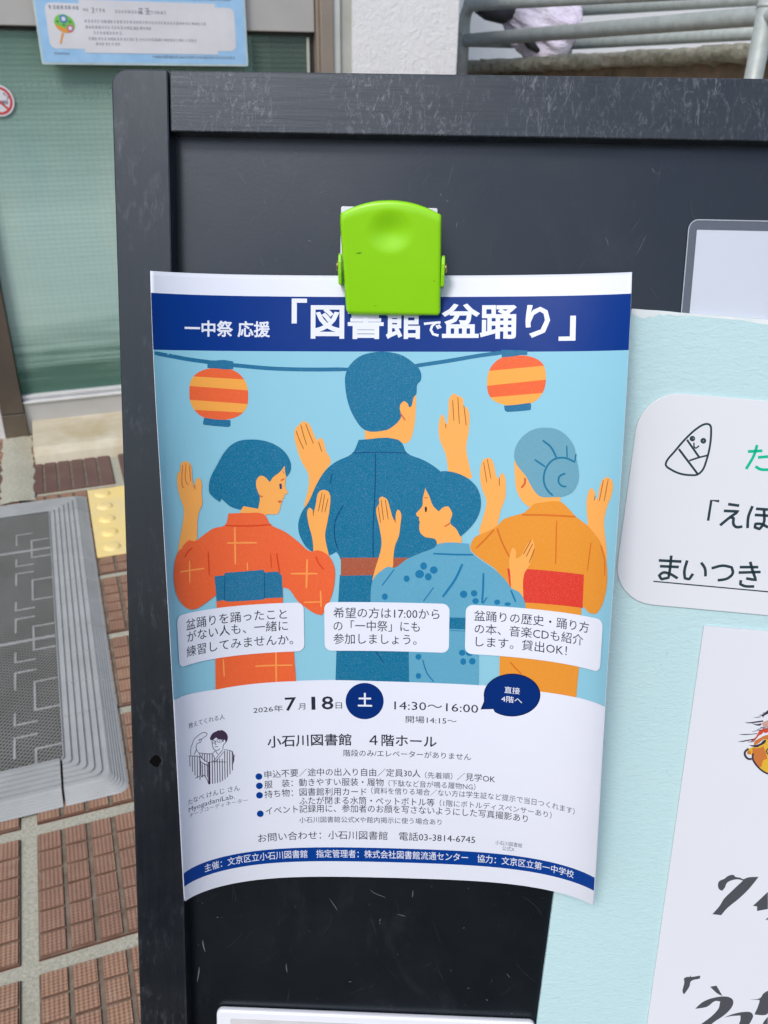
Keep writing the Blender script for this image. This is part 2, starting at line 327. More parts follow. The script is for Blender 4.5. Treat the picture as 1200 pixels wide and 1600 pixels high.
n = N('galvanised_paint'); n.set(n.mix(n.ramp(n.noise(40, 5, .7), [(.4, 0), (.7, 1)]), (.44, .48, .465), (.33, .365, .35)), .5, .45, .25); n.bump(n.noise(160, 4), .25, .001); m_pipe = n.m
hr = thing('handrail', 'grey painted pipe handrail above the mossy ramp kerb', 'handrail', F_BLD, (1.4, 2.3, .7))
r = .0165
pA, pB, pC = Vector((1.183, 2.56, .981)), Vector((1.745, 2.93, .992)), Vector((1.690, 1.55, .985))
pF = Vector((1.40, 1.30, .978))
def elbow(p, q, s_, k=.05):
    a = p + (q - p).normalized() * k; c2 = p + (s_ - p).normalized() * k
    return [tuple(a * (1 - t) ** 2 + p * 2 * t * (1 - t) + c2 * t * t) for t in (0, .25, .5, .75, 1)]
low = Vector((0, 0, -.088))
b = MB(); b.tube([tuple(pA + Vector((0, 0, -.5)))] + elbow(pA, pA + Vector((0, 0, -.5)), pF) + [tuple(pF)], r); part(b, 'front_rail', m_pipe, hr, smooth=True)
b = MB(); b.tube([tuple(pA + low), (1.305, 1.48, .926), (1.33, 1.30, .932)], r); part(b, 'lower_rail', m_pipe, hr, smooth=True)
b = MB(); b.tube([tuple(pA + (pB - pA) * .02)] + [tuple(pA.lerp(pB, .9))] + elbow(pB, pA, pC) + [tuple(pC)], r); part(b, 'back_rail', m_pipe, hr, smooth=True)
b = MB(); b.tube([tuple(pA + low + Vector((.01, .006, 0))), tuple((pA + low).lerp(pB + Vector((0, 0, -.098)), .9))] + elbow(pB + Vector((0, 0, -.098)), pA + low, Vector((1.70, 1.6, .921))) + [(1.70, 1.6, .921)], r); part(b, 'lower_rail', m_pipe, hr, smooth=True)
b = MB(); b.tube([tuple(pB + Vector((0, 0, -.01))), (pB.x, pB.y, .75)], r * .95); part(b, 'post', m_pipe, hr, smooth=True)
b = MB(); b.tube([(1.302, 1.495, .99), (1.297, 1.495, .0)], r * 1.05); part(b, 'post', m_pipe, hr, smooth=True)
for p, d in ((pA + low, Vector((.1, -1, .04))), (pA + low, Vector((0, 0, 1))), (Vector((1.302, 1.495, .925)), Vector((0, 0, 1))), (pB + Vector((0, 0, -.02)), Vector((0, 0, 1)))):
    d = d.normalized() * .006; b = MB(); b.tube([tuple(p + d * q) for q in (2.2, 2.6, 3.1, 3.5)], [.0165, .0192, .0192, .0165], cap=False); part(b, 'weld', m_pipe, hr, smooth=True)
# lavender bundle stuffed between the rails
n = N('lavender_cloth'); n.set(n.mix(n.ramp(n.noise(16, 3), [(.35, 0), (.7, 1)]), (.80, .75, .86), (.66, .58, .72)), .8, .25); n.bump(n.noise(35, 3, .5, n.map((1, 1, 2)), 1.5), .7, .012); m_lav = n.m
m_blk = mottled('black_nylon', (.018, .018, .022), (.03, .03, .034), 60, .5, .4)
bun = thing('folded_umbrella', 'crumpled lavender folded umbrella with black handle tucked into the grey handrail', 'umbrella', F_BLD, (1.42, 2.55, .9))
P0, P1 = Vector((1.33, 2.64, 1.0)), Vector((1.50, 2.50, .888))
random.seed(3); b = MB(); G = []
ax = (P1 - P0).normalized(); sx = ax.cross(Vector((0, 0, 1))).normalized(); sy = ax.cross(sx)
ph = [random.uniform(0, 6.28) for _ in range(6)]
for i in range(41):
    f_ = i / 40; p = P0.lerp(P1, f_ * 1.02); R0 = .018 + .055 * min(1, f_ / .45) ** .8
    if f_ > .86: R0 *= math.sqrt(max(.03, 1 - ((f_ - .86) / .14) ** 2))
    row = []
    for k in range(72):
        q = 2 * math.pi * k / 72
        fold = 1 + .22 * (1 - abs(math.sin(2.5 * q + ph[0] + 3 * f_ + .6 * math.sin(9 * f_)))) ** 1.3 + .10 * math.sin(9 * q + ph[1] - 5 * f_) + .07 * math.sin(3 * q + 21 * f_ + ph[2]) + .05 * math.sin(17 * q + 12 * f_)
        row.append(tuple(p + (sx * math.cos(q) * .62 + sy * math.sin(q)) * R0 * fold))
    G.append(row)
b.grid(G, closed_u=True); part(b, 'canopy', m_lav, bun, smooth=True)
b = MB(); b.tube([tuple(Vector((1.235, 2.595, .975))), tuple(Vector((1.27, 2.60, .968))), tuple(Vector((1.32, 2.60, .962))), tuple(Vector((1.37, 2.59, .985)))], [.012, .022, .026, .02], 16); part(b, 'handle', m_blk, bun, smooth=True)
b = MB(); b.tube([(1.345, 2.53, .915), (1.375, 2.515, .885), (1.40, 2.51, .868)], [.008, .013, .006], 12); part(b, 'strap', m_blk, bun, smooth=True)

# ---------------- things on the door
m_lblue = mottled('notice_blue', (.30, .53, .78), (.36, .60, .84), 30, .35, .4); m_nwhite = mottled('notice_white', (.74, .74, .77), None, 4, .4, .4)
m_dim = mottled('notice_grey_print', (.24, .25, .30), None, 50, .6, .3); m_film = mottled('laminate_edge', (.55, .68, .70), None, 20, .2, .5)
no = thing('notice_sheet', 'light blue laminated notice with a small round fan picture on the door glass', 'notice', F_BLD, (.255, 2.16, .826))
NY = 2.165
def rr(x0, x1, z0, z1, rd, k=5):
    o = []
    for cx, cz, a0 in ((x1 - rd, z0 + rd, -90), (x1 - rd, z1 - rd, 0), (x0 + rd, z1 - rd, 90), (x0 + rd, z0 + rd, 180)):
        o += [(cx + rd * math.cos(math.radians(a0 + 90 * q / k)), cz + rd * math.sin(math.radians(a0 + 90 * q / k))) for q in range(k + 1)]
    return o
def wallprism(b, out, y_back, y_front, m=0):     # outline in (x, z), counter-clockwise seen from the street
    nn = len(out); b.add([(x, y_back, z) for x, z in out] + [(x, y_front, z) for x, z in out],
        [tuple(range(nn, 2 * nn)), tuple(range(nn - 1, -1, -1))] + [(i, (i + 1) % nn, nn + (i + 1) % nn, nn + i) for i in range(nn)], m)
b = MB(); wallprism(b, rr(.0365, .473, .8265, 1.13, .004), NY + .0008, NY); part(b, 'laminate', m_film, no)
b = MB(); wallprism(b, rr(.0405, .469, .8305, 1.126, .001), NY - .0001, NY - .0003); part(b, 'blue_paper', m_lblue, no)
b = MB(); wallprism(b, rr(.058, .448, .856, .939, .012), NY - .0004, NY - .0006); wallprism(b, rr(.126, .407, .849, .946, .001), NY - .0007, NY - .0009); part(b, 'white_panel', m_nwhite, no)
random.seed(21); b = MB()
def dash(x0, x1, z, h):
    x = x0
    while x < x1:
        wd = h * random.uniform(.55, 1.0); kk = random.randint(2, 3)
        for q in range(kk):
            zz = z - h / 2 + h * (q + .5) / kk + random.uniform(-.1, .1) * h
            wallprism(b, [(x, zz - h * .07), (x + wd * random.uniform(.6, 1), zz - h * .07), (x + wd * random.uniform(.6, 1), zz + h * .07), (x, zz + h * .07)], NY - .0009, NY - .0012)
        xx = x + wd * random.uniform(.3, .7); wallprism(b, [(xx, z - h * .45), (xx + h * .12, z - h * .45), (xx + h * .12, z + h * .45), (xx, z + h * .45)], NY - .0009, NY - .0012)
        x += h * 1.12
dash(.066, .120, .9315, .0068); dash(.132, .145, .928, .006); dash(.158, .176, .928, .006); dash(.196, .245, .9265, .006); dash(.245, .262, .928, .012); dash(.27, .30, .9265, .006)
dash(.133, .385, .9075, .0058); dash(.133, .265, .8965, .0058); dash(.148, .20, .8865, .0058); dash(.136, .36, .8755, .0058); dash(.150, .20, .866, .0058)
dash(.064, .095, .8475, .004); dash(.265, .44, .8435, .0052); dash(.05, .44, .9545, .0045)
part(b, 'grey_print', m_dim, no)
def text_mesh(s_, tube=0, res=3):              # glyph faces, or (tube > 0) a flat round bead along the glyph outlines for bold lettering
    c = bpy.data.curves.new('txt', 'FONT'); c.body = s_; c.resolution_u = res
    if tube: c.fill_mode = 'NONE'; c.bevel_depth = tube; c.bevel_resolution = 1
    o = bpy.data.objects.new('txt', c); COL.objects.link(o); dg = bpy.context.evaluated_depsgraph_get()
    e = o.evaluated_get(dg); m = e.to_mesh(); V = np.array([v.co[:] for v in m.vertices]); F = [tuple(p.vertices) for p in m.polygons]
    e.to_mesh_clear(); bpy.data.objects.remove(o); bpy.data.curves.remove(c)
    return V, F
V, F = text_mesh('3'); b = MB(); b.add([(.1485 + x * .014, NY - .0012, .9225 + y * .014) for x, y, _ in V], F); part(b, 'numeral', m_dim, no)
fan = MB(); an = [2 * math.pi * q / 36 for q in range(36)]
def fpt(u, v): return (.0925 + u * math.cos(-.35) - v * math.sin(-.35), .902 + u * math.sin(-.35) + v * math.cos(-.35))
wallprism(fan, [fpt(.0205 * math.cos(a), .0165 * math.sin(a)) for a in an], NY - .0006, NY - .0008, 0)
wallprism(fan, [fpt(.0205 * math.cos(a), .0165 * math.sin(a)) for a in an if math.sin(a) < -.42], NY - .0008, NY - .0010, 1)
wallprism(fan, [(.0775, .866), (.0805, .865), (.0885, .884), (.085, .886)], NY - .0008, NY - .0010, 1)
for (u, v, r1, mm) in ((-.004, .0075, .0078, 2), (.012, -.0045, .0068, 3)):
    wallprism(fan, [fpt(u + r1 * math.cos(a), v + r1 * math.sin(a)) for a in an[::3]], NY - .0010, NY - .0012, mm); wallprism(fan, [fpt(u + r1 * .55 * math.cos(a), v + r1 * .55 * math.sin(a)) for a in an[::3]], NY - .0012, NY - .0014, 4)
for (u, v) in ((-.014, -.001), (-.001, -.003), (.009, .007)): wallprism(fan, [fpt(u + .003 * math.cos(a), v + .002 * math.sin(a)) for a in an[::4]], NY - .0010, NY - .0012, 5)
part(fan, 'fan_picture', [mottled('fan_green', (.22, .58, .10), None, 20), mottled('fan_orange', (.85, .36, .05), None, 20), mottled('fan_blue', (.06, .22, .55), None, 20), mottled('fan_pink', (.62, .12, .30), None, 20), m_nwhite, mottled('fan_leaf', (.05, .28, .10), None, 20)], no)
ns = thing('no_smoking_sticker', 'round white sticker with red ring and slash on the green door glass', 'sticker', F_BLD, (-.061, GL - .008, .726))
b = MB(); wallprism(b, [(-.061 + .031 * math.cos(a), .757 + .031 * math.sin(a)) for a in an], GL - 0.0075, GL - 0.0082); part(b, 'backing', m_nwhite, ns)
b = MB()
for q in range(36):
    a0, a1 = an[q], an[q] + 2 * math.pi / 36
    wallprism(b, [(-.061 + rr_ * math.cos(a), .757 + rr_ * math.sin(a)) for rr_, a in ((.0225, a0), (.0275, a0), (.0275, a1), (.0225, a1))], GL - 0.0083, GL - 0.0086)
wallprism(b, [(-.061 + x * .707 + y * .707, .757 - x * .707 + y * .707) for x, y in ((-.023, -.002), (.023, -.002), (.023, .002), (-.023, .002))], GL - 0.0087, GL - 0.0089); part(b, 'red_mark', mottled('sticker_red', (.62, .06, .06), None, 20), ns)
b = MB(); wallprism(b, [(-.079, .750), (-.048, .750), (-.048, .757), (-.079, .757)], GL - 0.0083, GL - 0.0085)
wallprism(b, [(-.047, .750), (-.043, .750), (-.043, .757), (-.047, .757)], GL - 0.0083, GL - 0.0085)
b.add([(-.046 + .004 * math.sin(q * .9) + dx, GL - .00845, .759 + q * .0022) for q in range(7) for dx in (0, .003)], [(2 * q, 2 * q + 1, 2 * q + 3, 2 * q + 2) for q in range(6)]); part(b, 'cigarette', m_dim, ns)

# ---------------- doormat and tactile tile
n = N('grey_rubber'); n.set(n.mix(n.ramp(n.noise(14, 4), [(.35, 0), (.7, 1)]), (.40, .41, .405), (.335, .345, .342)), .7, .3); n.bump(n.noise(400, 3), .3, .0005); m_rub = n.m
n = N('grey_rubber_pad'); h1 = n.new('ShaderNodeTexWave', wave_type='BANDS', bands_direction='X'); n.ln(n.map((1, 1, 1), (0, 0, .62)), h1.inputs[0]); h1.inputs['Scale'].default_value = 66
h2 = n.new('ShaderNodeTexWave', wave_type='BANDS', bands_direction='X'); n.ln(n.map((1, 1, 1), (0, 0, -1.1)), h2.inputs[0]); h2.inputs['Scale'].default_value = 50
hole = n.math('MULTIPLY', n.ramp(h1.outputs['Fac'], [(.35, 1), (.62, .05)]), n.ramp(h2.outputs['Fac'], [(.35, 1), (.66, .4)]))
base = n.mix(n.ramp(n.noise(10, 4), [(.3, 0), (.7, 1)]), (.25, .25, .235), (.18, .178, .16))
n.set(n.mix(hole, base, (.018, .018, .016)), .8, .25); n.bump(hole, .8, -.0015); m_pad = n.m
m_bar = mottled('pale_rubber_bar', (.36, .365, .355), (.27, .275, .265), 40, .7, .3)
mat = thing('door_mat', 'grey rubber drainage mat with ribbed edge on the brown tiles', 'door mat', F_BLD, (-.4, 1.35, .005))
xe, y0, y1, ZT = -.0895, .9655, 1.7125, .0165
b = MB(); b.box((-1.05, y0, .006), (xe, y1, ZT)); part(b, 'pad', m_pad, mat)
b = MB()
def bar(x0, x1, ya, yb): b.box((x0, ya, ZT), (x1, yb, ZT + .0009))
for k in range(-1, 6):
    yc = 1.413 - .1505 * k
    for cx in range(4):
        xo = xe - cx * .225; wd = .0032
        for sgn in (1, -1):
            def X(v): return xo - v if sgn == 1 else xo - .225 + v
            def bb(u0, u1, ya, yb):
                ya, yb = max(ya, y0 + .001), min(yb, y1 - .001)
                if yb > ya: bar(min(X(u0), X(u1)), max(X(u0), X(u1)), ya, yb)
            if sgn == 1 or cx < 4:
                bb(.0, .031, yc + .032, yc + .032 + wd); bb(.0, .031, yc - .035, yc - .035 + wd); bb(.0313, .0313 + wd, yc - .035, yc + .032 + wd)
                bb(.030, .058, yc + .063, yc + .063 + wd); bb(.0583, .0583 + wd, yc + .023, yc + .063 + wd); bb(.030, .058, yc - .060, yc - .060 + wd); bb(.0583, .0583 + wd, yc - .060, yc - .032)
part(b, 'raised_bar', m_bar, mat); mat.children[-1]['kind'] = 'stuff'
b = MB()
for k in range(-1, 3):
    yy = 1.259 - .3 * k
    if y0 < yy < y1: b.box((-1.0, yy - .0035, ZT), (xe - .0005, yy + .0035, ZT + .0005))
part(b, 'seam', m_bar, mat)
prof = [(0.0, .0178)]                                                     # (distance from the pad, height)
for k in range(6): prof += [(.0012 + k * .0092, .0178), (.002 + k * .0092, .0150), (.0038 + k * .0092, .0150), (.0046 + k * .0092, .0178)]
prof += [(.0560, .0178), (.0580, .0165)]
for k in range(5): prof += [(.0588 + k * .0032, .0160 - k * .0020), (.0596 + k * .0032, .0150 - k * .0020), (.0612 + k * .0032, .0148 - k * .0020)]
prof += [(.0750, .0062), (.0770, .0052)]
yc1 = 1.0495
k = 0; yy = yc1
while yy < y1 - .01:
    ye = min(yy + .0752, y1)
    b = MB(); G = []
    for (d, z) in prof: G.append([(xe + .0005 + d, yy + .0005, z - .002), (xe + .0005 + d, yy + .0012, z), (xe + .0005 + d, ye - .0012, z), (xe + .0005 + d, ye - .0005, z - .002)])
    b.grid(G, 0); part(b, 'edge_strip', m_rub, mat); yy = ye
b = MB(); b.grid([[(-1.05, y0 - .0005 - d, z), (xe - .0035, y0 - .0005 - d, z)] for d, z in prof]); part(b, 'edge_strip', m_rub, mat)
b = MB(); b.grid([[(-1.05, y1 + .0005 + d, z), (xe - .1, y1 + .0005 + d, z)] for d, z in prof]); part(b, 'edge_strip', m_rub, mat, flip=True)
def corner(sy, yc_, ystart, xend):
    b = MB(); G = []
    for d, z in prof:
        rad = .004 + d * .13; row = [(xe + .0005 + d, ystart, z)]
        cx, cy_ = xe + d - rad, yc_ + sy * (d - rad)
        for q in range(9):
            a = math.pi / 2 * q / 8; row.append((cx + .0005 + rad * math.cos(a), cy_ + sy * rad * math.sin(a), z))
        row.append((xend, yc_ + sy * d, z)); G.append(row)
    b.grid(G); part(b, 'corner_piece', m_rub, mat, flip=(sy > 0))
corner(-1, y0 - .0005, yc1 - .0005, xe - .0005); corner(1, y1 + .0005, y1, xe - .0985)
n = N('tactile_yellow'); n.set(n.mix(n.ramp(n.noise(12, 5), [(.4, 0), (.75, 1)]), (.86, .66, .26), (.76, .62, .34)), .6, .35); n.bump(n.noise(250, 3), .3, .0006); m_yel = n.m
tt = MB(); tx0, ty0 = -.0085, 1.508; tt.box((tx0, ty0, .005), (tx0 + .3, ty0 + .3, .0085))
for i in range(5):
    for j in range(5):
        cx, cy_ = tx0 + .03 + i * .06, ty0 + .03 + j * .06; G = []
        for rr_, z in ((.0165, .0085), (.0150, .0105), (.0125, .0128), (.009, .0136), (.0001, .0138)): G.append([(cx + rr_ * math.cos(a), cy_ + rr_ * math.sin(a), z) for a in an[::2]])
        tt.grid(G, closed_u=True)
tag(tt.build('tactile_paving', m_yel, F_BLD, (tx0 + .15, ty0 + .15, .005), bevel=.001), 'yellow tactile paving square with raised domes beside the grey mat', 'tactile paving')

# ================================================================== THE SIGN
n = N('black_stained_wood')
g1 = n.noise(60, 5, .65, n.map((6, .35, 6))); c = n.mix(n.ramp(g1, [(.3, 0), (.7, 1)]), (.003, .0048, .0075), (.006, .008, .011))
wear = n.math('MULTIPLY', n.ramp(n.noise(26, 5, .7), [(.48, 0), (.74, 1)]), n.ramp(n.noise(230, 4, .7, n.map((1.6, .5, 1.6))), [(.5, 0), (.72, 1)]))
c = n.mix(n.math('MULTIPLY', wear, .5), c, (.14, .15, .17))
c = n.wear(c, (.17, .185, .205), .55); tint(n, (.80, .89, 1)); n.set(c, n.ramp(n.noise(40, 4), [(.3, .28), (.7, .42)]), .62); n.bump(g1, .25, .0006); m_wood = n.m
n = N('black_stained_rail')
g1 = n.noise(60, 5, .65, n.map((.35, 6, 6))); c = n.mix(n.ramp(g1, [(.3, 0), (.7, 1)]), (.008, .0105, .0145), (.015, .0175, .0215))
drip = n.math('MULTIPLY', n.ramp(n.noise(11, 4, .6, n.map((4, 1.6, 1))), [(.36, 0), (.6, 1)]), n.ramp(n.noise(210, 5, .75, n.map((2.1, .85, 1)), 1.2), [(.52, 0), (.66, 1)]))
c = n.mix(n.math('MULTIPLY', drip, .62), c, (.17, .18, .205)); c = n.wear(c, (.19, .20, .215), .5); tint(n, (.80, .89, 1)); n.set(c, n.ramp(n.noise(40, 4), [(.3, .30), (.7, .46)]), .62); n.bump(n.math('ADD', g1, drip), .14, .0006); m_rail = n.m
n = N('chalkboard_face')
c = n.mix(n.ramp(n.noise(9, 5, .6), [(.35, 0), (.7, 1)]), (.0013, .0030, .0046), (.0026, .0048, .0068))
c = n.mix(n.math('MULTIPLY', n.ramp(n.noise(16, 6, .7, n.map((1, .6, 1), (0, 0, .5)), 1.5), [(.55, 0), (.8, .22)]), n.noise(240, 4, .8)), c, (.10, .11, .125))
c = n.mix(n.math('MULTIPLY', n.ramp(n.noise(330, 3, .8), [(.72, 0), (.8, 1)]), .35), c, (.25, .26, .28))
tint(n, (.80, .88, 1)); n.set(c, n.ramp(n.noise(14, 5), [(.3, .24), (.7, .38)]), .72); n.bump(n.noise(500, 2), .08, .0003); m_face = n.m
m_hole = mottled('dark_chip', (.002, .002, .002), None, 50, .9, .1)
SW, SH = 600.0, 877.0
sg = thing('chalkboard_sign', 'black wooden standing chalkboard sign with scuffed frame, papers fixed to it', 'chalkboard', F_BRD, (.3, -.87, -.02))
def bprism(out, w0, w1, m=0, mb=None):      # outline in board mm, clockwise as seen (s right, t down)
    b = mb or MB(); b.prism([(s * .001, -t * .001) for s, t in out][::-1], w0 * .001, w1 * .001, m); return b
def arc(cx, cy, r, a0, a1, k=8): return [(cx + r * math.cos(math.radians(a0 + (a1 - a0) * q / k)), cy + r * math.sin(math.radians(a0 + (a1 - a0) * q / k))) for q in range(k + 1)]
def board_rect(s0, t0, s1, t1): return [(s0, t0), (s1, t0), (s1, t1), (s0, t1)]
b = bprism(arc(7, 7, 7, 180, 270) + [(24.4, 0), (24.4, SH), (0, SH)], -22, 0); part(b, 'stile', m_wood, sg, bevel=.0007)
b = bprism([(SW - 24.4, 0)] + arc(SW - 7, 7, 7, 270, 360) + [(SW, SH), (SW - 24.4, SH)], -22, 0); part(b, 'stile', m_wood, sg, bevel=.0007)
b = bprism(board_rect(25.0, .3, SW - 25, 24.6), -22, -.25); part(b, 'top_rail', m_rail, sg, bevel=.0006)
b = bprism(board_rect(25.0, 790, SW - 25, 815), -22, -.3); part(b, 'bottom_rail', m_rail, sg, bevel=.0006)
b = bprism(board_rect(18, 18, SW - 18, 795), -15, -10); part(b, 'panel', m_face, sg)
random.seed(6); b = bprism([(11.6 + (2.6 + random.uniform(-.55, .55)) * math.cos(q), 315 + (2.9 + random.uniform(-.6, .6)) * math.sin(q)) for q in [2 * math.pi * k / 22 for k in range(22)]], -.5, .02); part(b, 'dark_chip', m_hole, sg)
# rear leg frame, hinged behind the top rail, feet on the ground behind
rl = MB(); tilt = math.radians(33.5)
def rear(s, d, q): return (s * .001, -(.012 + d * math.cos(tilt)), -.026 - d * math.sin(tilt) - q)
for s0, s1 in ((4, 28), (SW - 28, SW - 4)):
    V = [rear(s, d, q) for q in (.018, 0) for s, d in ((s0, .0), (s1, .0), (s1, .852), (s0, .852))]; rl.add(V, [(3, 2, 1, 0), (4, 5, 6, 7), (0, 1, 5, 4), (1, 2, 6, 5), (2, 3, 7, 6), (3, 0, 4, 7)])
V = [rear(s, d, q) for q in (.016, .002) for s, d in ((28.3, .70), (SW - 28.3, .70), (SW - 28.3, .725), (28.3, .725))]; rl.add(V, [(3, 2, 1, 0), (4, 5, 6, 7), (0, 1, 5, 4), (1, 2, 6, 5), (2, 3, 7, 6), (3, 0, 4, 7)])
part(rl, 'rear_leg_frame', m_wood, sg)
# chalk and hairline scratches
random.seed(8); b = MB()
m_scr = [mottled('chalk_scratch', (.16, .17, .185), (.08, .09, .10), 120, .9, .1), mottled('faint_scratch', (.026, .029, .034), (.012, .015, .019), 120, .34, .7)]
def scratch(s, t, L, ang, wd, m, curl=0, b=b):
    k = max(3, int(L / 2)); P = []; a = math.radians(ang)
    for i in range(k + 1):
        P.append((s, t)); s += math.cos(a) * L / k; t += math.sin(a) * L / k; a += math.radians(curl / k + random.uniform(-9, 9))
    V = []
    for i, (x, y) in enumerate(P):
        dx, dy = P[min(i + 1, k)][0] - P[max(i - 1, 0)][0], P[min(i + 1, k)][1] - P[max(i - 1, 0)][1]; l = math.hypot(dx, dy); h = wd / 2 * (1 if 0 < i < k else .3)
        V += [B(x - dy / l * h, y + dx / l * h, -9.97), B(x + dy / l * h, y - dx / l * h, -9.97)]
    b.add(V, [(2 * i, 2 * i + 2, 2 * i + 3, 2 * i + 1) for i in range(k)], m)
for _ in range(46): scratch(random.uniform(30, 300), random.uniform(28, 84), random.uniform(2, 11), random.uniform(40, 130), random.uniform(.1, .28), 1, random.uniform(-20, 20))
for _ in range(34): scratch(random.uniform(28, 210), random.uniform(372, 460), random.uniform(3, 16), random.uniform(30, 150), random.uniform(.1, .25), 1, random.uniform(-25, 25))
for s, t, L, a, wd in ((141, 46, 1.2, 60, .35), (144, 49.5, 1.0, -40, .35), (149, 58, 2.2, 100, .3), (232, 34, 2.6, 70, .35), (234, 36, 1.6, 10, .3), (299, 33, 5, 75, .4), (88, 47, 2.4, -30, .35), (83, 67, 1.6, 20, .3), (77, 30, 1.4, 40, .3), (214, 63, 4, 60, .25), (222, 78, 8, 80, .2), (228, 70, 9, -60, .2), (75, 431, 5.5, 88, .5), (97, 392, 8, 50, .3), (118, 386, 9, 40, .25), (140, 385, 4, 95, .45), (124, 402, 2, 120, .4), (66, 374, 6, 120, .3), (132, 399, 5, 10, .3), (31, 420, 7, 85, .6), (29, 436, 9, 95, .5), (190, 430, 3, 60, .3), (170, 440, 1.2, 0, .4), (108, 440, 1.4, 0, .4), (180, 446, 1.2, 30, .4)):
    q = MB(); scratch(s, t, L, a, wd, 0, random.uniform(-30, 30), q); part(q, 'chalk_mark', m_scr, sg)
for _ in range(70): scratch(random.uniform(28, 206), random.uniform(370, 458), random.uniform(.3, .9), random.uniform(0, 180), random.uniform(.2, .4), random.randint(0, 1))
part(b, 'faint_scratch', m_scr, sg)['kind'] = 'stuff'

# ---------------- papers that lie flat on the panel
m_paper = mottled('white_paper', (.675, .69, .725), (.66, .675, .715), 6, .55, .35, bump=.15, bscale=400, bdist=.0002)
n = N('pouch_film'); tr = n.new('ShaderNodeBsdfTransparent'); tr.inputs[0].default_value = (.985, .99, 1, 1); gl = n.new('ShaderNodeBsdfGlossy'); gl.inputs['Roughness'].default_value = .12; gl.inputs[0].default_value = (1, 1, 1, 1)
mx = n.new('ShaderNodeMixShader'); mx.inputs[0].default_value = .05; n.ln(tr.outputs[0], mx.inputs[1]); n.ln(gl.outputs[0], mx.inputs[2])
mx2 = n.new('ShaderNodeMixShader'); mx2.inputs[0].default_value = .05; n.b.inputs['Base Color'].default_value = (.5, .53, .58, 1); n.ln(mx.outputs[0], mx2.inputs[1]); n.ln(n.b.outputs[0], mx2.inputs[2]); n.ln(mx2.outputs[0], n.t.nodes['Material Output'].inputs[0]); m_pouch = n.m
lam = thing('laminated_sheet', 'white sheet in a clear laminated pouch behind the pale aqua card', 'laminated sheet', F_BRD, B(357, 357, -10))
def prect(s0, t0, s1, t1, r, k=5):
    return arc(s0 + r, t0 + r, r, 180, 270, k) + arc(s1 - r, t0 + r, r, 270, 360, k) + arc(s1 - r, t1 - r, r, 0, 90, k) + arc(s0 + r, t1 - r, r, 90, 180, k)
b = bprism(prect(253.2, 59.2, 461, 352, .3), -9.75, -9.55); part(b, 'paper', m_paper, lam)
b = bprism(prect(249.3, 54.8, 465, 357, 4.2), -9.5, -9.35)
part(b, 'clear_film', m_pouch, lam)
b = MB(); o1, o2 = prect(249.3, 54.8, 465, 357, 4.2), prect(249.75, 55.25, 464.55, 356.5, 3.8)
b.add([B(s, t, -9.3) for s, t in o1] + [B(s, t, -9.3) for s, t in o2], [(i, len(o1) + i, len(o1) + (i + 1) % len(o1), (i + 1) % len(o1)) for i in range(len(o1))]); part(b, 'sealed_edge', mottled('film_edge', (.42, .45, .50), None, 30, .3, .5), lam)

DD = (-.0564, .9984); DR = (.9984, .0564)                                # the card hangs a few degrees askew
def CA(a, bb): return (227.1 + a * DR[0] + bb * DD[0], 93.3 + a * DR[1] + bb * DD[1])
n = N('aqua_card'); t1 = n.noise(330, 4, .6, n.map((.6, 1.2, 1), (0, 0, .5)), 1.2)
n.set(n.mix(n.ramp(n.noise(12, 4), [(.35, 0), (.7, 1)]), (.455, .635, .65), (.48, .655, .665)), .55, .35); n.bump(t1, .42, .0009); m_aqua = n.m
card = thing('aqua_card', 'pale aqua textured card hanging askew on the right of the chalkboard', 'card', F_BRD, B(*CA(165, 430), -10))
random.seed(2)
top = [CA(a, random.uniform(-.12, .12)) for a in np.linspace(0, 320, 60)]
b = bprism(top + [CA(320, 430)] + [CA(random.uniform(-.08, .08), q) for q in np.linspace(430, 5, 40)], -9.2, -7.0); part(b, 'card_sheet', m_aqua, card)
b = MB(); r0 = [CA(a, .05) for a in np.linspace(.1, 320, 160)]; r1 = [CA(a, 1.2 + 1.1 * max(0, math.sin(a * .13)) * random.random() + (2.2 * math.exp(-((a - 5) / 5) ** 2))) for a in np.linspace(.1, 320, 160)]
b.add([B(s, t, -6.97) for s, t in r0] + [B(s, t, -6.97) for s, t in r1], [(160 + i, 161 + i, i + 1, i) for i in range(159)]); part(b, 'worn_top_edge', mottled('torn_paper', (.74, .76, .75), (.6, .68, .68), 80, .9, .1), card)
m_smu = mottled('graphite_smudge', (.25, .33, .35), None, 30, .9, .1)
for (a, q, L, an_) in ((38, 118 + 38, 3.5, 100), (36, 162, 1.5, 110), (14, 204, 2, 60), (46, 216, 1.2, 40)):
    s, t = CA(a, q); ca, sa = math.cos(math.radians(an_)), math.sin(math.radians(an_)); b = MB(); b.add([B(s - sa * .12, t + ca * .12, -6.97), B(s + sa * .12, t - ca * .12, -6.97), B(s + ca * L, t + sa * L, -6.97)], [(0, 2, 1)]); part(b, 'smudge', m_smu, card)

m_label = mottled('label_paper', (.69, .705, .725), (.67, .68, .70), 9, .42, .4, bump=.1, bscale=300, bdist=.0002)
lab = thing('rounded_label', 'white round cornered label with a swaddled bamboo shoot drawing on the aqua card', 'label', F_BRD, B(*CA(150, 133), -7))
def carect(a0, q0, a1, q1, r): return [CA(*p) for p in prect(a0, q0, a1, q1, r, 8)]
b = bprism(carect(8.8, 35, 300, 133.4, 18.5), -6.9, -6.0); part(b, 'label_sheet', m_label, lab, bevel=.0002)
wp = thing('brush_lettered_sheet', 'white sheet with grey brush lettering and a painted yellow face on the aqua card', 'poster', F_BRD, B(360, 430, -7))
b = bprism([(271.7, 237.3), (480, 246.5), (478, 530), (259.6, 530)], -6.9, -6.0); part(b, 'paper_sheet', m_paper, wp)
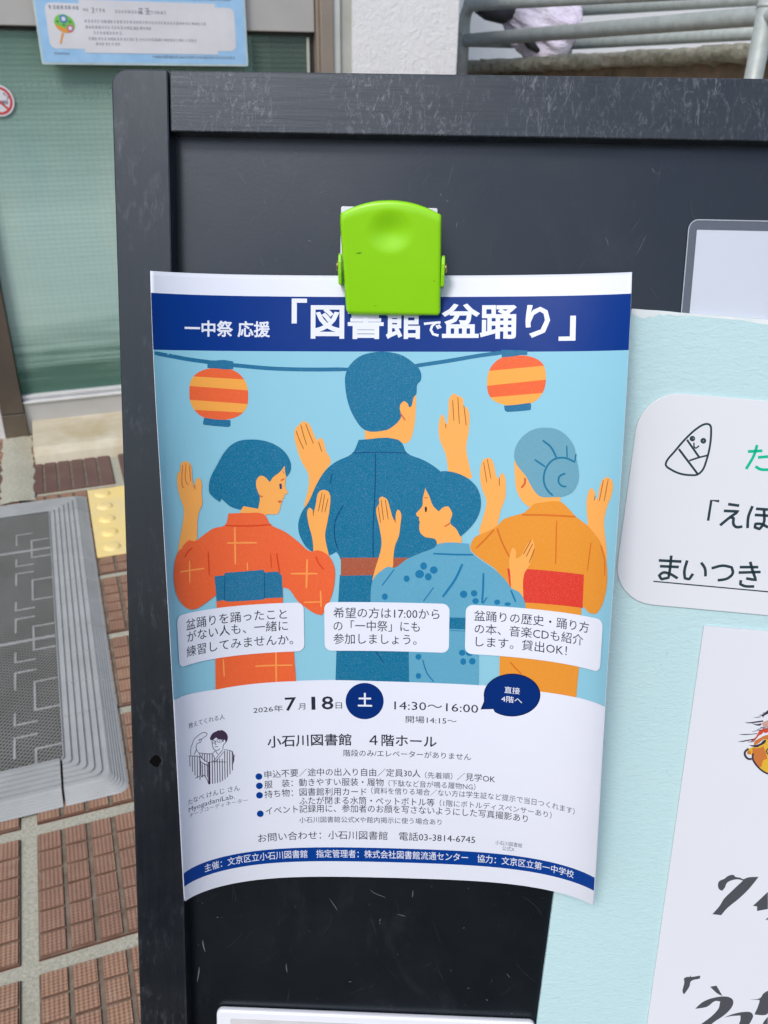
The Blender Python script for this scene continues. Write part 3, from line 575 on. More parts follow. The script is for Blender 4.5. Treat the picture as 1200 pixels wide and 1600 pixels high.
# white leaflet box at the foot of the panel
lf = thing('leaflet_box', 'white plastic leaflet box with rounded corner low on the chalkboard', 'leaflet holder', F_BRD, B(125, 660, -10))
m_plast = mottled('white_plastic', (.76, .775, .81), (.74, .755, .79), 10, .3, .5)
def LFr(u, v): return (38.6 + u + v * .0, 458.2 + v - u * .0172)
b = MB(); b = bprism([LFr(*p) for p in prect(0, 0, 167.3, 200, 3.2)], -9.95, -6.2, mb=b); part(b, 'box_body', m_plast, lf, bevel=.0013, seg=3)
m_lfg = mottled('leaflet_grey', (.50, .49, .48), (.62, .61, .61), 30, .5, .3)
b = bprism([LFr(*p) for p in prect(7.5, 4.6, 160, 190, 1)], -6.15, -6.0); part(b, 'leaflet', m_lfg, lf)

# ---------------- print: flat drawing on label and brush sheet
def chaikin(P, closed, corner=62):
    P = [np.array(p, float) for p in P]; nn = len(P); T = []
    for i in range(nn):
        if not closed and i in (0, nn - 1): T.append((P[1] - P[0]) if i == 0 else (P[-1] - P[-2])); continue
        a, c_ = P[i] - P[i - 1], P[(i + 1) % nn] - P[i]; la, lc = np.linalg.norm(a) + 1e-9, np.linalg.norm(c_) + 1e-9
        cosv = float(a @ c_) / (la * lc)
        T.append(None if cosv < math.cos(math.radians(corner)) else (a / la + c_ / lc) / 2)
    O = []
    for i in range(nn if closed else nn - 1):
        p, q = P[i], P[(i + 1) % nn]; L = np.linalg.norm(q - p); d = (q - p)
        m0 = d if T[i] is None else T[i] / (np.linalg.norm(T[i]) + 1e-9) * L; m1 = d if T[(i + 1) % nn] is None else T[(i + 1) % nn] / (np.linalg.norm(T[(i + 1) % nn]) + 1e-9) * L
        for t in (0, .25, .5, .75):
            O.append((2 * t ** 3 - 3 * t ** 2 + 1) * p + (t ** 3 - 2 * t ** 2 + t) * m0 + (-2 * t ** 3 + 3 * t ** 2) * q + (t ** 3 - t ** 2) * m1)
    if not closed: O.append(P[-1])
    return [tuple(o) for o in O]
def stroke_mesh(P, wd, taper=.75):
    nn = len(P); V = []; F = []
    for i, (x, y) in enumerate(P):
        a, c_ = P[max(i - 1, 0)], P[min(i + 1, nn - 1)]; dx, dy = c_[0] - a[0], c_[1] - a[1]; l = math.hypot(dx, dy) + 1e-9; h = wd / 2 * (1 if 0 < i < nn - 1 else taper)
        V += [(x - dy / l * h, y + dx / l * h), (x + dy / l * h, y - dx / l * h)]
    return V, [(2 * i, 2 * i + 2, 2 * i + 3, 2 * i + 1) for i in range(nn - 1)]
from mathutils.geometry import tessellate_polygon
def poly_mesh(P):
    F = tessellate_polygon([[Vector((x, y, 0)) for x, y in P]]); return list(P), [tuple(f) for f in F]
def up(V, F):                                        # all faces turned the same way (positive area in (x, -y))
    O = []
    for f in F:
        a = sum(V[f[i]][0] * V[f[(i + 1) % len(f)]][1] - V[f[(i + 1) % len(f)]][0] * V[f[i]][1] for i in range(len(f)))
        O.append(tuple(f) if a < 0 else tuple(f[::-1]))
    return O
K = .92
INK = dict(sky=(144, 202, 220), navy=(0, 52, 132), navy2=(0, 44, 116), blue2=(2, 62, 146), teal=(30, 112, 152), orange=(240, 102, 52), amber=(250, 170, 74), skin=(250, 174, 88), brown=(160, 92, 48), rust=(214, 98, 60),
    blue=(0, 112, 150), brick=(172, 88, 60), navyline=(8, 74, 120), gold=(233, 150, 48), grey_hair=(106, 162, 182), red=(222, 60, 42), teal2=(28, 116, 152), ochreline=(216, 116, 40), boyblue=(96, 166, 194), dot=(28, 120, 166),
    eye=(60, 45, 50), eye2=(44, 60, 112), obi=(28, 114, 152), cross=(252, 156, 82), redline=(218, 72, 34), ink=(44, 47, 62), ink2=(74, 78, 98), ink3=(104, 107, 130), hair=(70, 56, 78), navyline2=(10, 30, 82), paper=(227, 230, 240),
    ink4=(46, 64, 72), greyeye=(120, 135, 140), green=(10, 190, 148), brushink=(78, 79, 85), fyellow=(226, 182, 52), forange=(205, 120, 58), fred=(206, 78, 52), fpink=(205, 160, 145), fdark=(62, 56, 74))
GRAIN = {'blue': 1, 'orange': .6, 'gold': .6, 'boyblue': .6, 'grey_hair': .5, 'red': .8, 'obi': 1, 'teal': .7, 'brick': .9, 'amber': .35, 'skin': .3, 'sky': .12, 'brushink': .5, 'fyellow': .5, 'forange': .5}
PM = {}
def ink(k):
    if k not in PM:
        n = N('print_' + k); c = tuple(v * (K if k == 'paper' else .87) for v in lin(INK[k])); g = GRAIN.get(k, 0)
        if g:
            lt = tuple(v + (1 - v) * .12 * g for v in c); dk = tuple(v * (1 - .16 * g) for v in c)
            o = n.mix(n.ramp(n.noise(1900, 3, .8), [(.5, 0), (.75, 1)]), c, lt); o = n.mix(n.ramp(n.noise(1300, 3, .8, n.map((1, 1, 1), (0, 0, 0), (3, 1, 2))), [(.54, 0), (.74, 1)]), o, dk)
            n.set(o)
        else: n.set(c)
        n.set(None, .42, .13 if k not in ('paper',) else .3); n.bump(n.noise(16, 3, .5), .10, .012); PM[k] = n.m
    return PM[k]
POSTER=[
["illustration","sky",1,"P",0,[[0.0,33.38],[210.0,33.38],[210.0,185.68],[193.58,185.76],[175.37,186.3],[147.81,186.21],[126.3,186.26],[103.72,186.13],[80.8,185.69],[62.05,185.85],[44.87,185.81],[24.08,186.17],[0.0,184.09]]],
["white_ground","paper",18,"P",0,[[0.0,184.09],[24.08,186.17],[44.87,185.81],[62.05,185.85],[80.8,185.69],[103.72,186.13],[126.3,186.26],[147.81,186.21],[175.37,186.3],[193.58,185.76],[210.0,185.68],[210.0,297.0],[0.0,297.0]]],
["title_banner","navy",1,"P",0,[[0.0,9.36],[210.0,9.36],[210.0,33.38],[0.0,33.38]]],
["footer_band","blue2",19,"P",0,[[0.0,278.43],[210.0,278.43],[210.0,287.1],[0.0,287.1]]],
["illustration","teal",2,"S",1,[[0.57,34.74],[9.64,36.04],[17.78,37.3],[25.15,38.2],[32.42,39.13],[40.8,39.93],[52.01,40.87],[66.97,41.33],[87.72,41.19]],1.75],
["illustration","teal",2,"S",1,[[114.5,39.97],[131.49,37.4],[145.53,35.01],[155.3,33.76]],1.75],
["illustration","orange",4,"P",0,[[27.41,40.81],[24.68,41.29],[23.14,41.75],[22.01,42.2],[21.12,42.65],[20.4,43.09],[19.79,43.54],[19.27,44.0],[18.82,44.46],[41.17,45.75],[40.75,45.13],[40.25,44.52],[39.66,43.89],[38.95,43.26],[38.09,42.63],[36.98,42.01],[35.47,41.39],[32.76,40.8]]],
["illustration","amber",4,"P",0,[[18.82,44.46],[18.43,44.95],[18.11,45.44],[17.83,45.94],[17.6,46.44],[17.41,46.96],[17.26,47.48],[17.14,48.01],[17.05,48.54],[42.79,50.53],[42.71,49.96],[42.61,49.38],[42.47,48.79],[42.3,48.2],[42.09,47.6],[41.84,46.99],[41.53,46.37],[41.17,45.75]]],
["illustration","orange",4,"P",0,[[17.05,48.54],[16.97,49.26],[16.92,49.99],[16.89,50.72],[16.88,51.46],[16.88,52.2],[16.91,52.94],[16.98,53.69],[17.1,54.45],[42.59,56.53],[42.72,55.8],[42.81,55.06],[42.86,54.32],[42.88,53.56],[42.89,52.81],[42.88,52.06],[42.85,51.3],[42.79,50.53]]],
["illustration","amber",4,"P",0,[[17.1,54.45],[17.2,54.97],[17.34,55.49],[17.51,56.02],[17.72,56.56],[17.97,57.11],[18.26,57.66],[18.61,58.22],[19.01,58.79],[40.62,60.23],[41.03,59.8],[41.38,59.35],[41.67,58.9],[41.93,58.44],[42.14,57.97],[42.32,57.5],[42.47,57.02],[42.59,56.53]]],
["illustration","orange",4,"P",0,[[19.01,58.79],[19.46,59.33],[19.97,59.87],[20.56,60.42],[21.26,60.98],[22.11,61.54],[23.18,62.1],[24.63,62.67],[27.14,63.23],[32.54,63.34],[35.03,62.96],[36.47,62.57],[37.53,62.19],[38.38,61.81],[39.08,61.42],[39.68,61.03],[40.19,60.64],[40.62,60.23]]],
["illustration","orange",4,"P",0,[[157.78,35.04],[155.13,35.86],[153.58,36.72],[152.46,37.58],[151.6,38.44],[150.92,39.28],[150.38,40.11],[149.95,40.92],[149.61,41.71],[173.37,39.49],[173.01,38.89],[172.56,38.3],[172.0,37.74],[171.31,37.19],[170.43,36.65],[169.3,36.11],[167.74,35.57],[165.08,35.0]]],
["illustration","amber",4,"P",0,[[149.61,41.71],[149.31,42.58],[149.1,43.42],[148.95,44.25],[148.86,45.06],[148.82,45.86],[148.81,46.65],[148.82,47.44],[148.84,48.23],[174.36,45.48],[174.36,44.7],[174.34,43.93],[174.3,43.15],[174.22,42.39],[174.1,41.64],[173.93,40.9],[173.69,40.18],[173.37,39.49]]],
["illustration","orange",4,"P",0,[[148.84,48.23],[148.89,48.9],[148.96,49.57],[149.07,50.23],[149.22,50.87],[149.42,51.51],[149.68,52.12],[150.01,52.72],[150.42,53.3],[173.04,51.25],[173.41,50.47],[173.71,49.71],[173.94,48.98],[174.11,48.25],[174.23,47.54],[174.31,46.85],[174.35,46.16],[174.36,45.48]]],
["illustration","amber",4,"P",0,[[150.42,53.3],[150.84,53.78],[151.34,54.24],[151.94,54.69],[152.67,55.13],[153.57,55.57],[154.72,56.0],[156.3,56.44],[159.17,56.9],[164.55,56.83],[167.39,56.14],[168.93,55.43],[170.04,54.71],[170.91,54.0],[171.6,53.29],[172.17,52.6],[172.64,51.92],[173.04,51.25]]],
["illustration","teal",5,"P",0,[[25.16,37.42],[28.24,37.58],[32.43,37.28],[36.43,37.9],[36.41,41.24],[33.34,41.44],[28.68,40.99],[25.12,40.82]]],
["illustration","teal",5,"P",0,[[23.4,62.24],[28.42,63.08],[35.01,63.46],[34.98,65.89],[34.22,66.53],[28.38,65.95],[23.06,65.28],[22.79,64.44]]],
["illustration","teal",5,"P",0,[[154.81,32.55],[166.1,32.86],[166.14,34.8],[163.19,34.79],[159.5,35.53],[155.05,35.8]]],
["illustration","teal",5,"P",0,[[156.46,56.91],[161.76,56.4],[167.86,55.51],[168.26,56.62],[168.12,58.66],[162.75,59.27],[157.92,59.6],[156.78,58.96]]],
["illustration","skin",3,"P",1,[[63.17,70.91],[63.59,67.68],[65.61,65.43],[67.23,64.06],[69.65,65.27],[71.66,69.31],[73.27,72.96],[74.65,71.34],[75.95,72.56],[77.32,77.43],[79.51,82.32],[76.9,86.41],[72.79,92.96],[68.65,102.0],[67.17,103.06],[69.55,88.84],[66.34,82.28],[64.35,76.58]]],
["illustration","brown",7,"S",1,[[63.99,68.49],[65.58,72.94],[67.34,76.6]],0.33],
["illustration","brown",7,"S",1,[[66.01,65.67],[67.21,70.12],[68.65,74.82]],0.33],
["illustration","brown",7,"S",1,[[68.19,65.27],[70.04,70.12],[71.65,74.17]],0.33],
["illustration","brown",7,"S",1,[[73.92,73.37],[75.45,77.84]],0.33],
["illustration","skin",3,"P",1,[[127.94,70.65],[127.86,64.21],[128.78,60.83],[130.0,61.78],[130.85,64.99],[131.58,64.98],[131.98,59.36],[132.31,53.76],[134.28,51.51],[135.9,52.54],[138.16,53.73],[138.77,56.91],[140.64,58.5],[141.12,68.09],[140.11,75.34],[141.19,81.78],[143.09,89.03],[137.28,89.55],[132.58,89.63],[131.04,78.69],[128.95,73.86]]],
["illustration","brown",7,"S",1,[[133.76,54.55],[134.46,63.75]],0.33],
["illustration","brown",7,"S",1,[[136.07,53.34],[136.89,64.93]],0.33],
["illustration","brown",7,"S",1,[[138.77,56.91],[139.95,65.7]],0.33],
["illustration","brown",7,"S",1,[[130.69,64.99],[131.04,66.99]],0.33],
["illustration","skin",4,"P",1,[[94.79,66.04],[94.82,73.33],[110.29,73.23],[112.08,73.86],[113.55,73.85],[115.32,71.97],[116.57,67.52],[117.32,61.87],[117.55,52.24],[116.18,52.65],[109.32,53.88],[105.36,65.98]]],
["illustration","blue",5,"P",1,[[91.97,72.53],[109.47,72.26],[111.52,74.03],[113.58,78.07],[120.94,81.25],[125.85,84.03],[129.13,86.84],[135.88,103.09],[131.24,119.81],[128.07,128.32],[116.48,126.89],[83.71,127.24],[82.65,124.69],[81.66,123.67],[78.75,125.1],[73.38,124.64],[68.47,121.63],[66.04,117.81],[64.85,114.43],[64.65,110.26],[66.17,105.29],[69.48,100.35],[72.79,92.96],[76.9,86.41],[81.8,82.32],[88.73,78.88],[89.95,77.41]]],
["illustration","blue",6,"P",1,[[85.81,47.96],[85.95,43.55],[87.79,39.54],[92.21,35.53],[97.85,33.76],[104.3,33.5],[110.76,34.84],[115.63,37.86],[119.29,41.84],[119.58,45.83],[117.99,47.84],[117.55,52.08],[116.43,53.45],[115.18,57.71],[114.45,57.87],[113.54,55.87],[111.92,55.07],[110.56,56.69],[110.33,58.7],[111.0,61.51],[110.21,63.53],[106.18,67.19],[104.15,68.09],[94.8,68.14],[89.91,62.42],[87.05,55.58]]],
["illustration","rust",7,"S",1,[[110.59,60.47],[111.66,62.07],[112.8,63.68]],0.58],
["illustration","blue",5,"P",0,[[83.35,134.35],[82.53,146.24],[80.77,187.64],[117.29,187.07],[132.9,133.55]]],
["illustration","brick",6,"P",0,[[83.83,126.38],[117.05,126.02],[117.12,133.97],[83.79,134.81]]],
["illustration","navyline",7,"S",1,[[99.57,78.58],[99.4,95.37],[98.62,111.98],[98.65,125.88]],0.5],
["illustration","navyline",7,"S",1,[[88.97,78.39],[101.36,78.0],[113.59,78.23]],0.41],
["illustration","navyline",7,"S",1,[[80.15,87.64],[78.92,92.56]],0.5],
["illustration","navyline",7,"S",1,[[85.04,102.06],[81.57,108.71],[81.04,116.25],[82.49,122.57]],0.5],
["illustration","navyline",7,"S",1,[[99.22,170.47],[103.71,176.77]],0.44],
["illustration","skin",8,"P",1,[[146.79,114.75],[148.17,106.81],[149.56,99.25],[147.27,93.09],[146.42,87.53],[147.06,82.26],[148.25,80.39],[151.0,79.91],[152.27,82.16],[154.06,88.58],[154.69,89.18],[155.44,87.32],[156.65,86.36],[157.61,88.49],[158.06,94.65],[157.83,97.75],[156.11,102.78],[154.74,109.72],[153.29,114.18],[149.66,118.13]]],
["illustration","brown",12,"S",1,[[147.97,81.94],[149.57,90.86]],0.32],
["illustration","brown",12,"S",1,[[149.48,80.37],[150.49,84.97],[151.38,89.27]],0.32],
["illustration","brown",12,"S",1,[[155.04,88.56],[155.13,92.26]],0.32],
["illustration","skin",8,"P",1,[[194.11,109.09],[194.97,107.22],[194.39,101.89],[194.11,95.95],[195.18,91.73],[196.46,91.53],[197.72,93.34],[197.87,96.28],[198.94,95.62],[199.68,91.45],[201.13,87.55],[203.39,86.26],[205.94,88.14],[205.97,93.35],[204.17,98.15],[202.89,104.71],[203.64,110.52],[205.01,116.86],[205.46,122.14],[202.13,119.6],[198.92,112.81]]],
["illustration","brown",12,"S",1,[[201.48,87.83],[199.98,96.72]],0.32],
["illustration","brown",12,"S",1,[[203.78,87.11],[202.36,96.54]],0.32],
["illustration","brown",12,"S",1,[[198.04,94.5],[197.5,96.6]],0.32],
["illustration","skin",9,"P",1,[[161.41,81.03],[161.86,87.14],[162.62,93.26],[164.57,97.51],[167.09,100.18],[169.58,101.3],[182.1,99.71],[181.95,95.48],[176.02,92.13],[172.15,84.98],[164.14,80.96]]],
["illustration","gold",10,"P",1,[[168.97,101.33],[170.76,99.7],[175.01,98.76],[182.36,98.18],[185.53,100.41],[189.42,104.07],[195.33,107.79],[198.82,111.03],[201.78,114.28],[204.66,119.87],[206.28,126.77],[206.25,133.96],[204.39,140.97],[201.34,145.22],[198.14,145.49],[194.57,143.29],[193.92,143.39],[194.15,147.75],[168.0,149.13],[160.79,138.67],[154.31,130.05],[147.97,125.85],[142.74,120.93],[143.13,118.68],[144.63,115.77],[147.09,114.42],[152.62,111.69],[154.74,110.03],[157.45,107.1],[162.93,105.0],[165.97,103.93]]],
["illustration","grey_hair",11,"P",1,[[161.35,78.59],[162.16,74.3],[165.09,70.0],[169.26,67.2],[174.66,66.2],[180.11,67.0],[184.43,69.89],[187.62,74.27],[188.51,78.4],[189.82,83.7],[190.01,88.45],[187.73,93.35],[183.5,95.7],[178.0,96.41],[173.1,96.22],[169.95,92.99],[166.75,87.6],[162.35,82.23]]],
["illustration","red",11,"P",0,[[159.59,129.43],[170.45,129.02],[194.48,129.07],[194.61,143.91],[168.16,144.57],[161.1,138.65]]],
["illustration","teal2",12,"S",1,[[173.72,71.76],[177.31,74.56],[179.87,78.99]],0.89],
["illustration","teal2",12,"S",1,[[184.25,73.77],[184.61,78.83]],0.63],
["illustration","teal2",12,"S",1,[[188.46,77.21],[187.99,80.8]],0.63],
["illustration","teal2",12,"S",1,[[178.89,95.64],[176.37,93.33],[174.73,89.75],[174.91,85.5],[176.91,81.5],[179.88,79.41],[184.13,79.15],[188.17,80.79]],0.82],
["illustration","teal2",12,"S",1,[[170.32,80.18],[175.14,83.19]],0.82],
["illustration","teal2",12,"S",1,[[184.06,85.74],[181.66,87.04],[181.19,89.47],[182.72,91.21],[184.69,91.42]],0.82],
["illustration","rust",12,"S",1,[[166.34,88.35],[166.34,90.68],[164.88,92.88]],0.89],
["illustration","ochreline",12,"S",1,[[165.38,104.77],[175.19,104.39],[189.42,104.19]],0.82],
["illustration","ochreline",12,"S",1,[[180.93,106.49],[181.23,125.9]],0.63],
["illustration","ochreline",12,"S",1,[[153.24,111.98],[149.62,116.23],[145.36,120.84]],0.82],
["illustration","ochreline",12,"S",1,[[154.59,111.3],[157.1,117.8],[160.37,123.97]],0.82],
["illustration","ochreline",12,"S",1,[[197.04,114.81],[196.04,127.03]],0.57],
["illustration","ochreline",12,"S",1,[[201.86,115.46],[204.25,121.11],[204.91,128.19]],0.63],
["illustration","gold",10,"P",0,[[157.29,166.47],[157.73,190.23],[193.68,187.6],[194.45,167.51]]],
["illustration","ochreline",12,"S",1,[[162.21,173.53],[164.95,176.4],[167.69,178.92]],0.73],
["illustration","skin",13,"P",1,[[167.26,142.7],[167.23,131.65],[169.75,126.68],[171.01,120.49],[171.46,117.77],[170.38,115.28],[168.14,117.98],[165.31,123.58],[163.34,124.72],[162.88,120.32],[161.53,119.71],[160.81,122.48],[160.41,127.29],[161.08,132.07],[161.75,138.94],[163.58,143.69]]],
["illustration","brown",17,"S",1,[[169.93,115.85],[166.61,122.47]],0.34],
["illustration","brown",17,"S",1,[[170.65,117.48],[167.98,123.4]],0.34],
["illustration","brown",17,"S",1,[[171.52,119.78],[169.39,126.03]],0.34],
["illustration","skin",13,"P",1,[[98.18,136.9],[99.41,131.95],[102.46,120.04],[101.41,111.75],[100.03,104.9],[100.36,102.51],[101.24,101.47],[101.36,98.75],[102.57,97.92],[104.74,99.06],[106.11,102.79],[107.84,108.24],[108.73,109.47],[109.17,104.8],[109.84,103.77],[111.0,104.78],[110.91,111.64],[110.4,115.78],[108.59,120.65],[107.94,125.53],[107.28,131.28],[105.58,132.57],[102.16,134.38]]],
["illustration","brown",17,"S",1,[[100.83,102.16],[101.94,109.82]],0.34],
["illustration","brown",17,"S",1,[[102.17,99.42],[103.3,108.64]],0.34],
["illustration","brown",17,"S",1,[[104.07,99.54],[105.47,108.27]],0.34],
["illustration","brown",17,"S",1,[[108.18,108.1],[108.86,109.74]],0.34],
["illustration","skin",15,"P",1,[[122.22,93.62],[121.06,98.51],[120.83,101.91],[119.1,104.32],[118.1,105.5],[118.45,106.59],[119.54,107.25],[119.35,108.42],[119.83,109.44],[119.58,110.68],[120.09,114.24],[122.48,116.26],[126.21,116.87],[127.38,117.88],[127.68,120.63],[138.76,120.32],[138.68,115.86],[135.86,108.42],[131.72,101.04],[127.0,99.77]]],
["illustration","boyblue",16,"P",1,[[126.94,120.65],[127.6,119.59],[129.96,118.85],[134.01,118.4],[142.1,118.84],[142.7,121.91],[146.27,125.23],[153.1,129.75],[158.59,134.29],[161.73,138.25],[165.49,140.06],[167.61,143.36],[168.28,147.15],[166.45,149.06],[97.7,151.91],[97.49,144.01],[98.73,136.19],[102.84,131.91],[105.57,130.33],[108.31,130.78],[113.75,126.83],[120.53,123.56],[125.93,121.37]]],
["illustration","blue",16,"P",1,[[122.22,93.62],[123.53,91.04],[125.51,88.32],[128.16,86.54],[132.17,86.21],[137.52,87.46],[142.23,90.05],[145.63,93.99],[147.05,98.65],[146.81,103.37],[145.23,107.48],[141.97,112.0],[138.14,115.67],[136.26,112.16],[133.53,109.5],[134.34,105.73],[133.9,103.36],[132.4,102.04],[130.4,102.42],[128.27,104.36],[125.68,101.83],[123.94,97.45]]],
["illustration","eye",17,"P",1,[[122.05,102.57],[122.72,102.15],[123.01,103.58],[122.75,104.74],[122.15,104.75]]],
["illustration","rust",17,"S",1,[[121.6,98.03],[122.41,98.36],[123.35,98.21]],0.34],
["illustration","rust",17,"S",1,[[130.99,111.13],[132.4,110.41],[133.53,109.5]],0.55],
["illustration","dot",17,"P",0,[[123.32,129.63],[123.17,130.4],[122.74,131.02],[122.12,131.37],[121.42,131.39],[120.79,131.06],[120.35,130.46],[120.18,129.71],[120.33,128.95],[120.76,128.33],[121.38,127.98],[122.08,127.96],[122.71,128.28],[123.15,128.88]]],
["illustration","dot",17,"P",0,[[128.17,131.4],[128.01,132.16],[127.53,132.78],[126.82,133.14],[126.03,133.16],[125.32,132.84],[124.82,132.25],[124.63,131.49],[124.8,130.73],[125.28,130.11],[125.99,129.75],[126.78,129.73],[127.49,130.05],[127.99,130.64]]],
["illustration","dot",17,"P",0,[[122.0,133.45],[121.8,134.31],[121.24,135.01],[120.43,135.41],[119.51,135.43],[118.69,135.07],[118.11,134.39],[117.9,133.54],[118.1,132.69],[118.66,131.99],[119.47,131.6],[120.39,131.58],[121.21,131.93],[121.79,132.6]]],
["illustration","dot",17,"P",0,[[125.49,134.63],[125.35,135.39],[124.92,136.02],[124.29,136.37],[123.59,136.39],[122.96,136.07],[122.52,135.47],[122.35,134.71],[122.5,133.94],[122.93,133.32],[123.55,132.96],[124.25,132.95],[124.88,133.27],[125.33,133.87]]],
["illustration","dot",17,"P",0,[[115.39,135.78],[115.26,136.46],[114.88,137.01],[114.34,137.32],[113.73,137.33],[113.18,137.04],[112.79,136.51],[112.65,135.84],[112.78,135.16],[113.16,134.61],[113.7,134.3],[114.31,134.29],[114.86,134.58],[115.25,135.11]]],
["illustration","dot",17,"P",0,[[105.42,144.48],[105.28,145.17],[104.9,145.72],[104.35,146.03],[103.74,146.04],[103.18,145.75],[102.8,145.2],[102.66,144.52],[102.8,143.84],[103.18,143.29],[103.73,142.98],[104.34,142.97],[104.89,143.26],[105.28,143.8]]],
["illustration","dot",17,"P",0,[[141.9,142.3],[141.74,143.07],[141.28,143.7],[140.61,144.08],[139.85,144.11],[139.16,143.8],[138.68,143.2],[138.5,142.44],[138.65,141.67],[139.11,141.04],[139.79,140.67],[140.54,140.64],[141.23,140.95],[141.71,141.54]]],
["illustration","dot",17,"P",0,[[146.43,141.67],[146.3,142.35],[145.9,142.9],[145.31,143.23],[144.64,143.26],[144.04,142.99],[143.61,142.47],[143.45,141.81],[143.58,141.13],[143.98,140.57],[144.58,140.25],[145.24,140.22],[145.84,140.49],[146.27,141.0]]],
["illustration","dot",17,"P",0,[[147.19,145.23],[147.06,145.85],[146.65,146.36],[146.06,146.67],[145.4,146.7],[144.79,146.46],[144.37,145.98],[144.21,145.38],[144.34,144.76],[144.74,144.24],[145.34,143.94],[146.0,143.91],[146.6,144.15],[147.03,144.62]]],
["illustration","dot",17,"P",0,[[156.88,145.22],[156.76,145.78],[156.4,146.25],[155.86,146.53],[155.26,146.57],[154.71,146.36],[154.33,145.94],[154.18,145.4],[154.3,144.84],[154.66,144.38],[155.19,144.1],[155.79,144.06],[156.34,144.27],[156.73,144.68]]],
["illustration","dot",17,"P",0,[[161.76,145.79],[161.62,146.17],[161.22,146.49],[160.63,146.7],[159.97,146.75],[159.37,146.63],[158.95,146.37],[158.79,146.01],[158.93,145.63],[159.33,145.31],[159.92,145.11],[160.58,145.06],[161.18,145.18],[161.6,145.44]]],
["illustration","dot",17,"P",0,[[121.19,173.33],[121.06,173.98],[120.68,174.52],[120.13,174.82],[119.51,174.84],[118.94,174.57],[118.55,174.06],[118.41,173.42],[118.54,172.77],[118.92,172.25],[119.48,171.95],[120.1,171.93],[120.66,172.2],[121.05,172.7]]],
["illustration","dot",17,"P",0,[[121.16,182.9],[121.04,183.56],[120.69,184.1],[120.19,184.41],[119.63,184.43],[119.12,184.15],[118.77,183.64],[118.64,182.99],[118.75,182.33],[119.1,181.8],[119.6,181.49],[120.16,181.47],[120.67,181.75],[121.02,182.26]]],
["illustration","dot",17,"P",0,[[141.6,170.46],[141.46,171.11],[141.05,171.64],[140.45,171.96],[139.78,172.0],[139.16,171.74],[138.73,171.25],[138.57,170.62],[138.7,169.98],[139.11,169.44],[139.72,169.13],[140.39,169.1],[141.0,169.34],[141.43,169.83]]],
["illustration","dot",17,"P",0,[[145.25,170.55],[145.1,171.13],[144.63,171.62],[143.95,171.91],[143.18,171.96],[142.48,171.74],[141.99,171.31],[141.81,170.74],[141.97,170.16],[142.44,169.67],[143.12,169.38],[143.89,169.34],[144.58,169.55],[145.07,169.99]]],
["illustration","dot",17,"P",0,[[142.04,174.79],[141.92,175.5],[141.55,176.09],[141.0,176.44],[140.38,176.48],[139.82,176.19],[139.43,175.64],[139.27,174.94],[139.4,174.23],[139.77,173.64],[140.32,173.3],[140.93,173.26],[141.49,173.54],[141.89,174.09]]],
["illustration","dot",17,"P",0,[[146.38,174.38],[146.25,175.09],[145.84,175.69],[145.24,176.04],[144.56,176.08],[143.95,175.8],[143.51,175.26],[143.35,174.56],[143.48,173.85],[143.89,173.26],[144.49,172.91],[145.16,172.87],[145.78,173.14],[146.21,173.68]]],
["illustration","dot",17,"S",1,[[125.96,123.79],[135.45,123.95],[144.22,123.79]],0.82],
["illustration","dot",17,"S",1,[[139.38,128.26],[136.33,135.34],[130.68,144.0]],1.09],
["illustration","dot",17,"S",1,[[148.98,132.03],[148.96,139.71],[148.64,146.07]],0.96],
["illustration","dot",17,"S",1,[[150.87,143.26],[148.92,146.41]],0.68],
["illustration","dot",17,"S",1,[[108.31,131.48],[102.72,139.33]],0.55],
["illustration","dot",17,"S",1,[[126.51,139.53],[121.8,146.41]],0.55],
["illustration","dot",17,"S",1,[[161.56,139.31],[163.95,144.71]],0.82],
["illustration","dot",17,"S",1,[[121.77,174.8],[123.94,181.45],[127.14,185.7]],0.61],
["illustration","blue",15,"P",0,[[130.44,150.72],[144.1,150.14],[144.32,160.04],[130.58,160.16]]],
["illustration","boyblue",15,"P",0,[[115.03,159.56],[115.58,187.02],[148.15,186.94],[147.45,158.99]]],
["illustration","skin",13,"P",1,[[7.67,122.17],[9.7,114.29],[12.54,101.28],[10.65,95.21],[9.59,89.27],[10.06,85.3],[11.25,85.02],[12.07,81.42],[14.19,80.67],[16.35,81.67],[17.19,88.36],[17.94,92.7],[18.6,89.56],[19.85,87.94],[21.16,88.98],[21.35,96.08],[21.66,99.09],[19.51,104.18],[17.38,117.53],[13.89,120.11]]],
["illustration","rust",17,"S",1,[[12.63,82.19],[12.03,88.73],[12.18,91.52],[13.1,91.75]],0.31],
["illustration","rust",17,"S",1,[[14.33,81.56],[14.28,90.0],[15.34,90.82]],0.31],
["illustration","rust",17,"S",1,[[15.93,82.39],[16.35,89.41]],0.31],
["illustration","rust",17,"S",1,[[18.31,91.02],[18.25,93.02]],0.31],
["illustration","skin",13,"P",1,[[70.84,126.05],[71.26,123.27],[70.93,117.32],[69.07,109.42],[68.96,103.94],[69.89,103.02],[71.04,103.96],[71.56,105.92],[72.59,101.63],[74.17,95.81],[76.48,95.04],[78.63,96.21],[78.91,103.22],[77.55,111.05],[76.75,115.78],[78.62,126.11],[74.72,126.89]]],
["illustration","brown",17,"S",1,[[75.55,96.21],[73.73,104.76]],0.31],
["illustration","brown",17,"S",1,[[76.7,96.98],[75.27,105.16]],0.31],
["illustration","brown",17,"S",1,[[78.16,98.93],[76.66,105.17]],0.31],
["illustration","brown",17,"S",1,[[71.34,104.74],[71.56,106.7]],0.31],
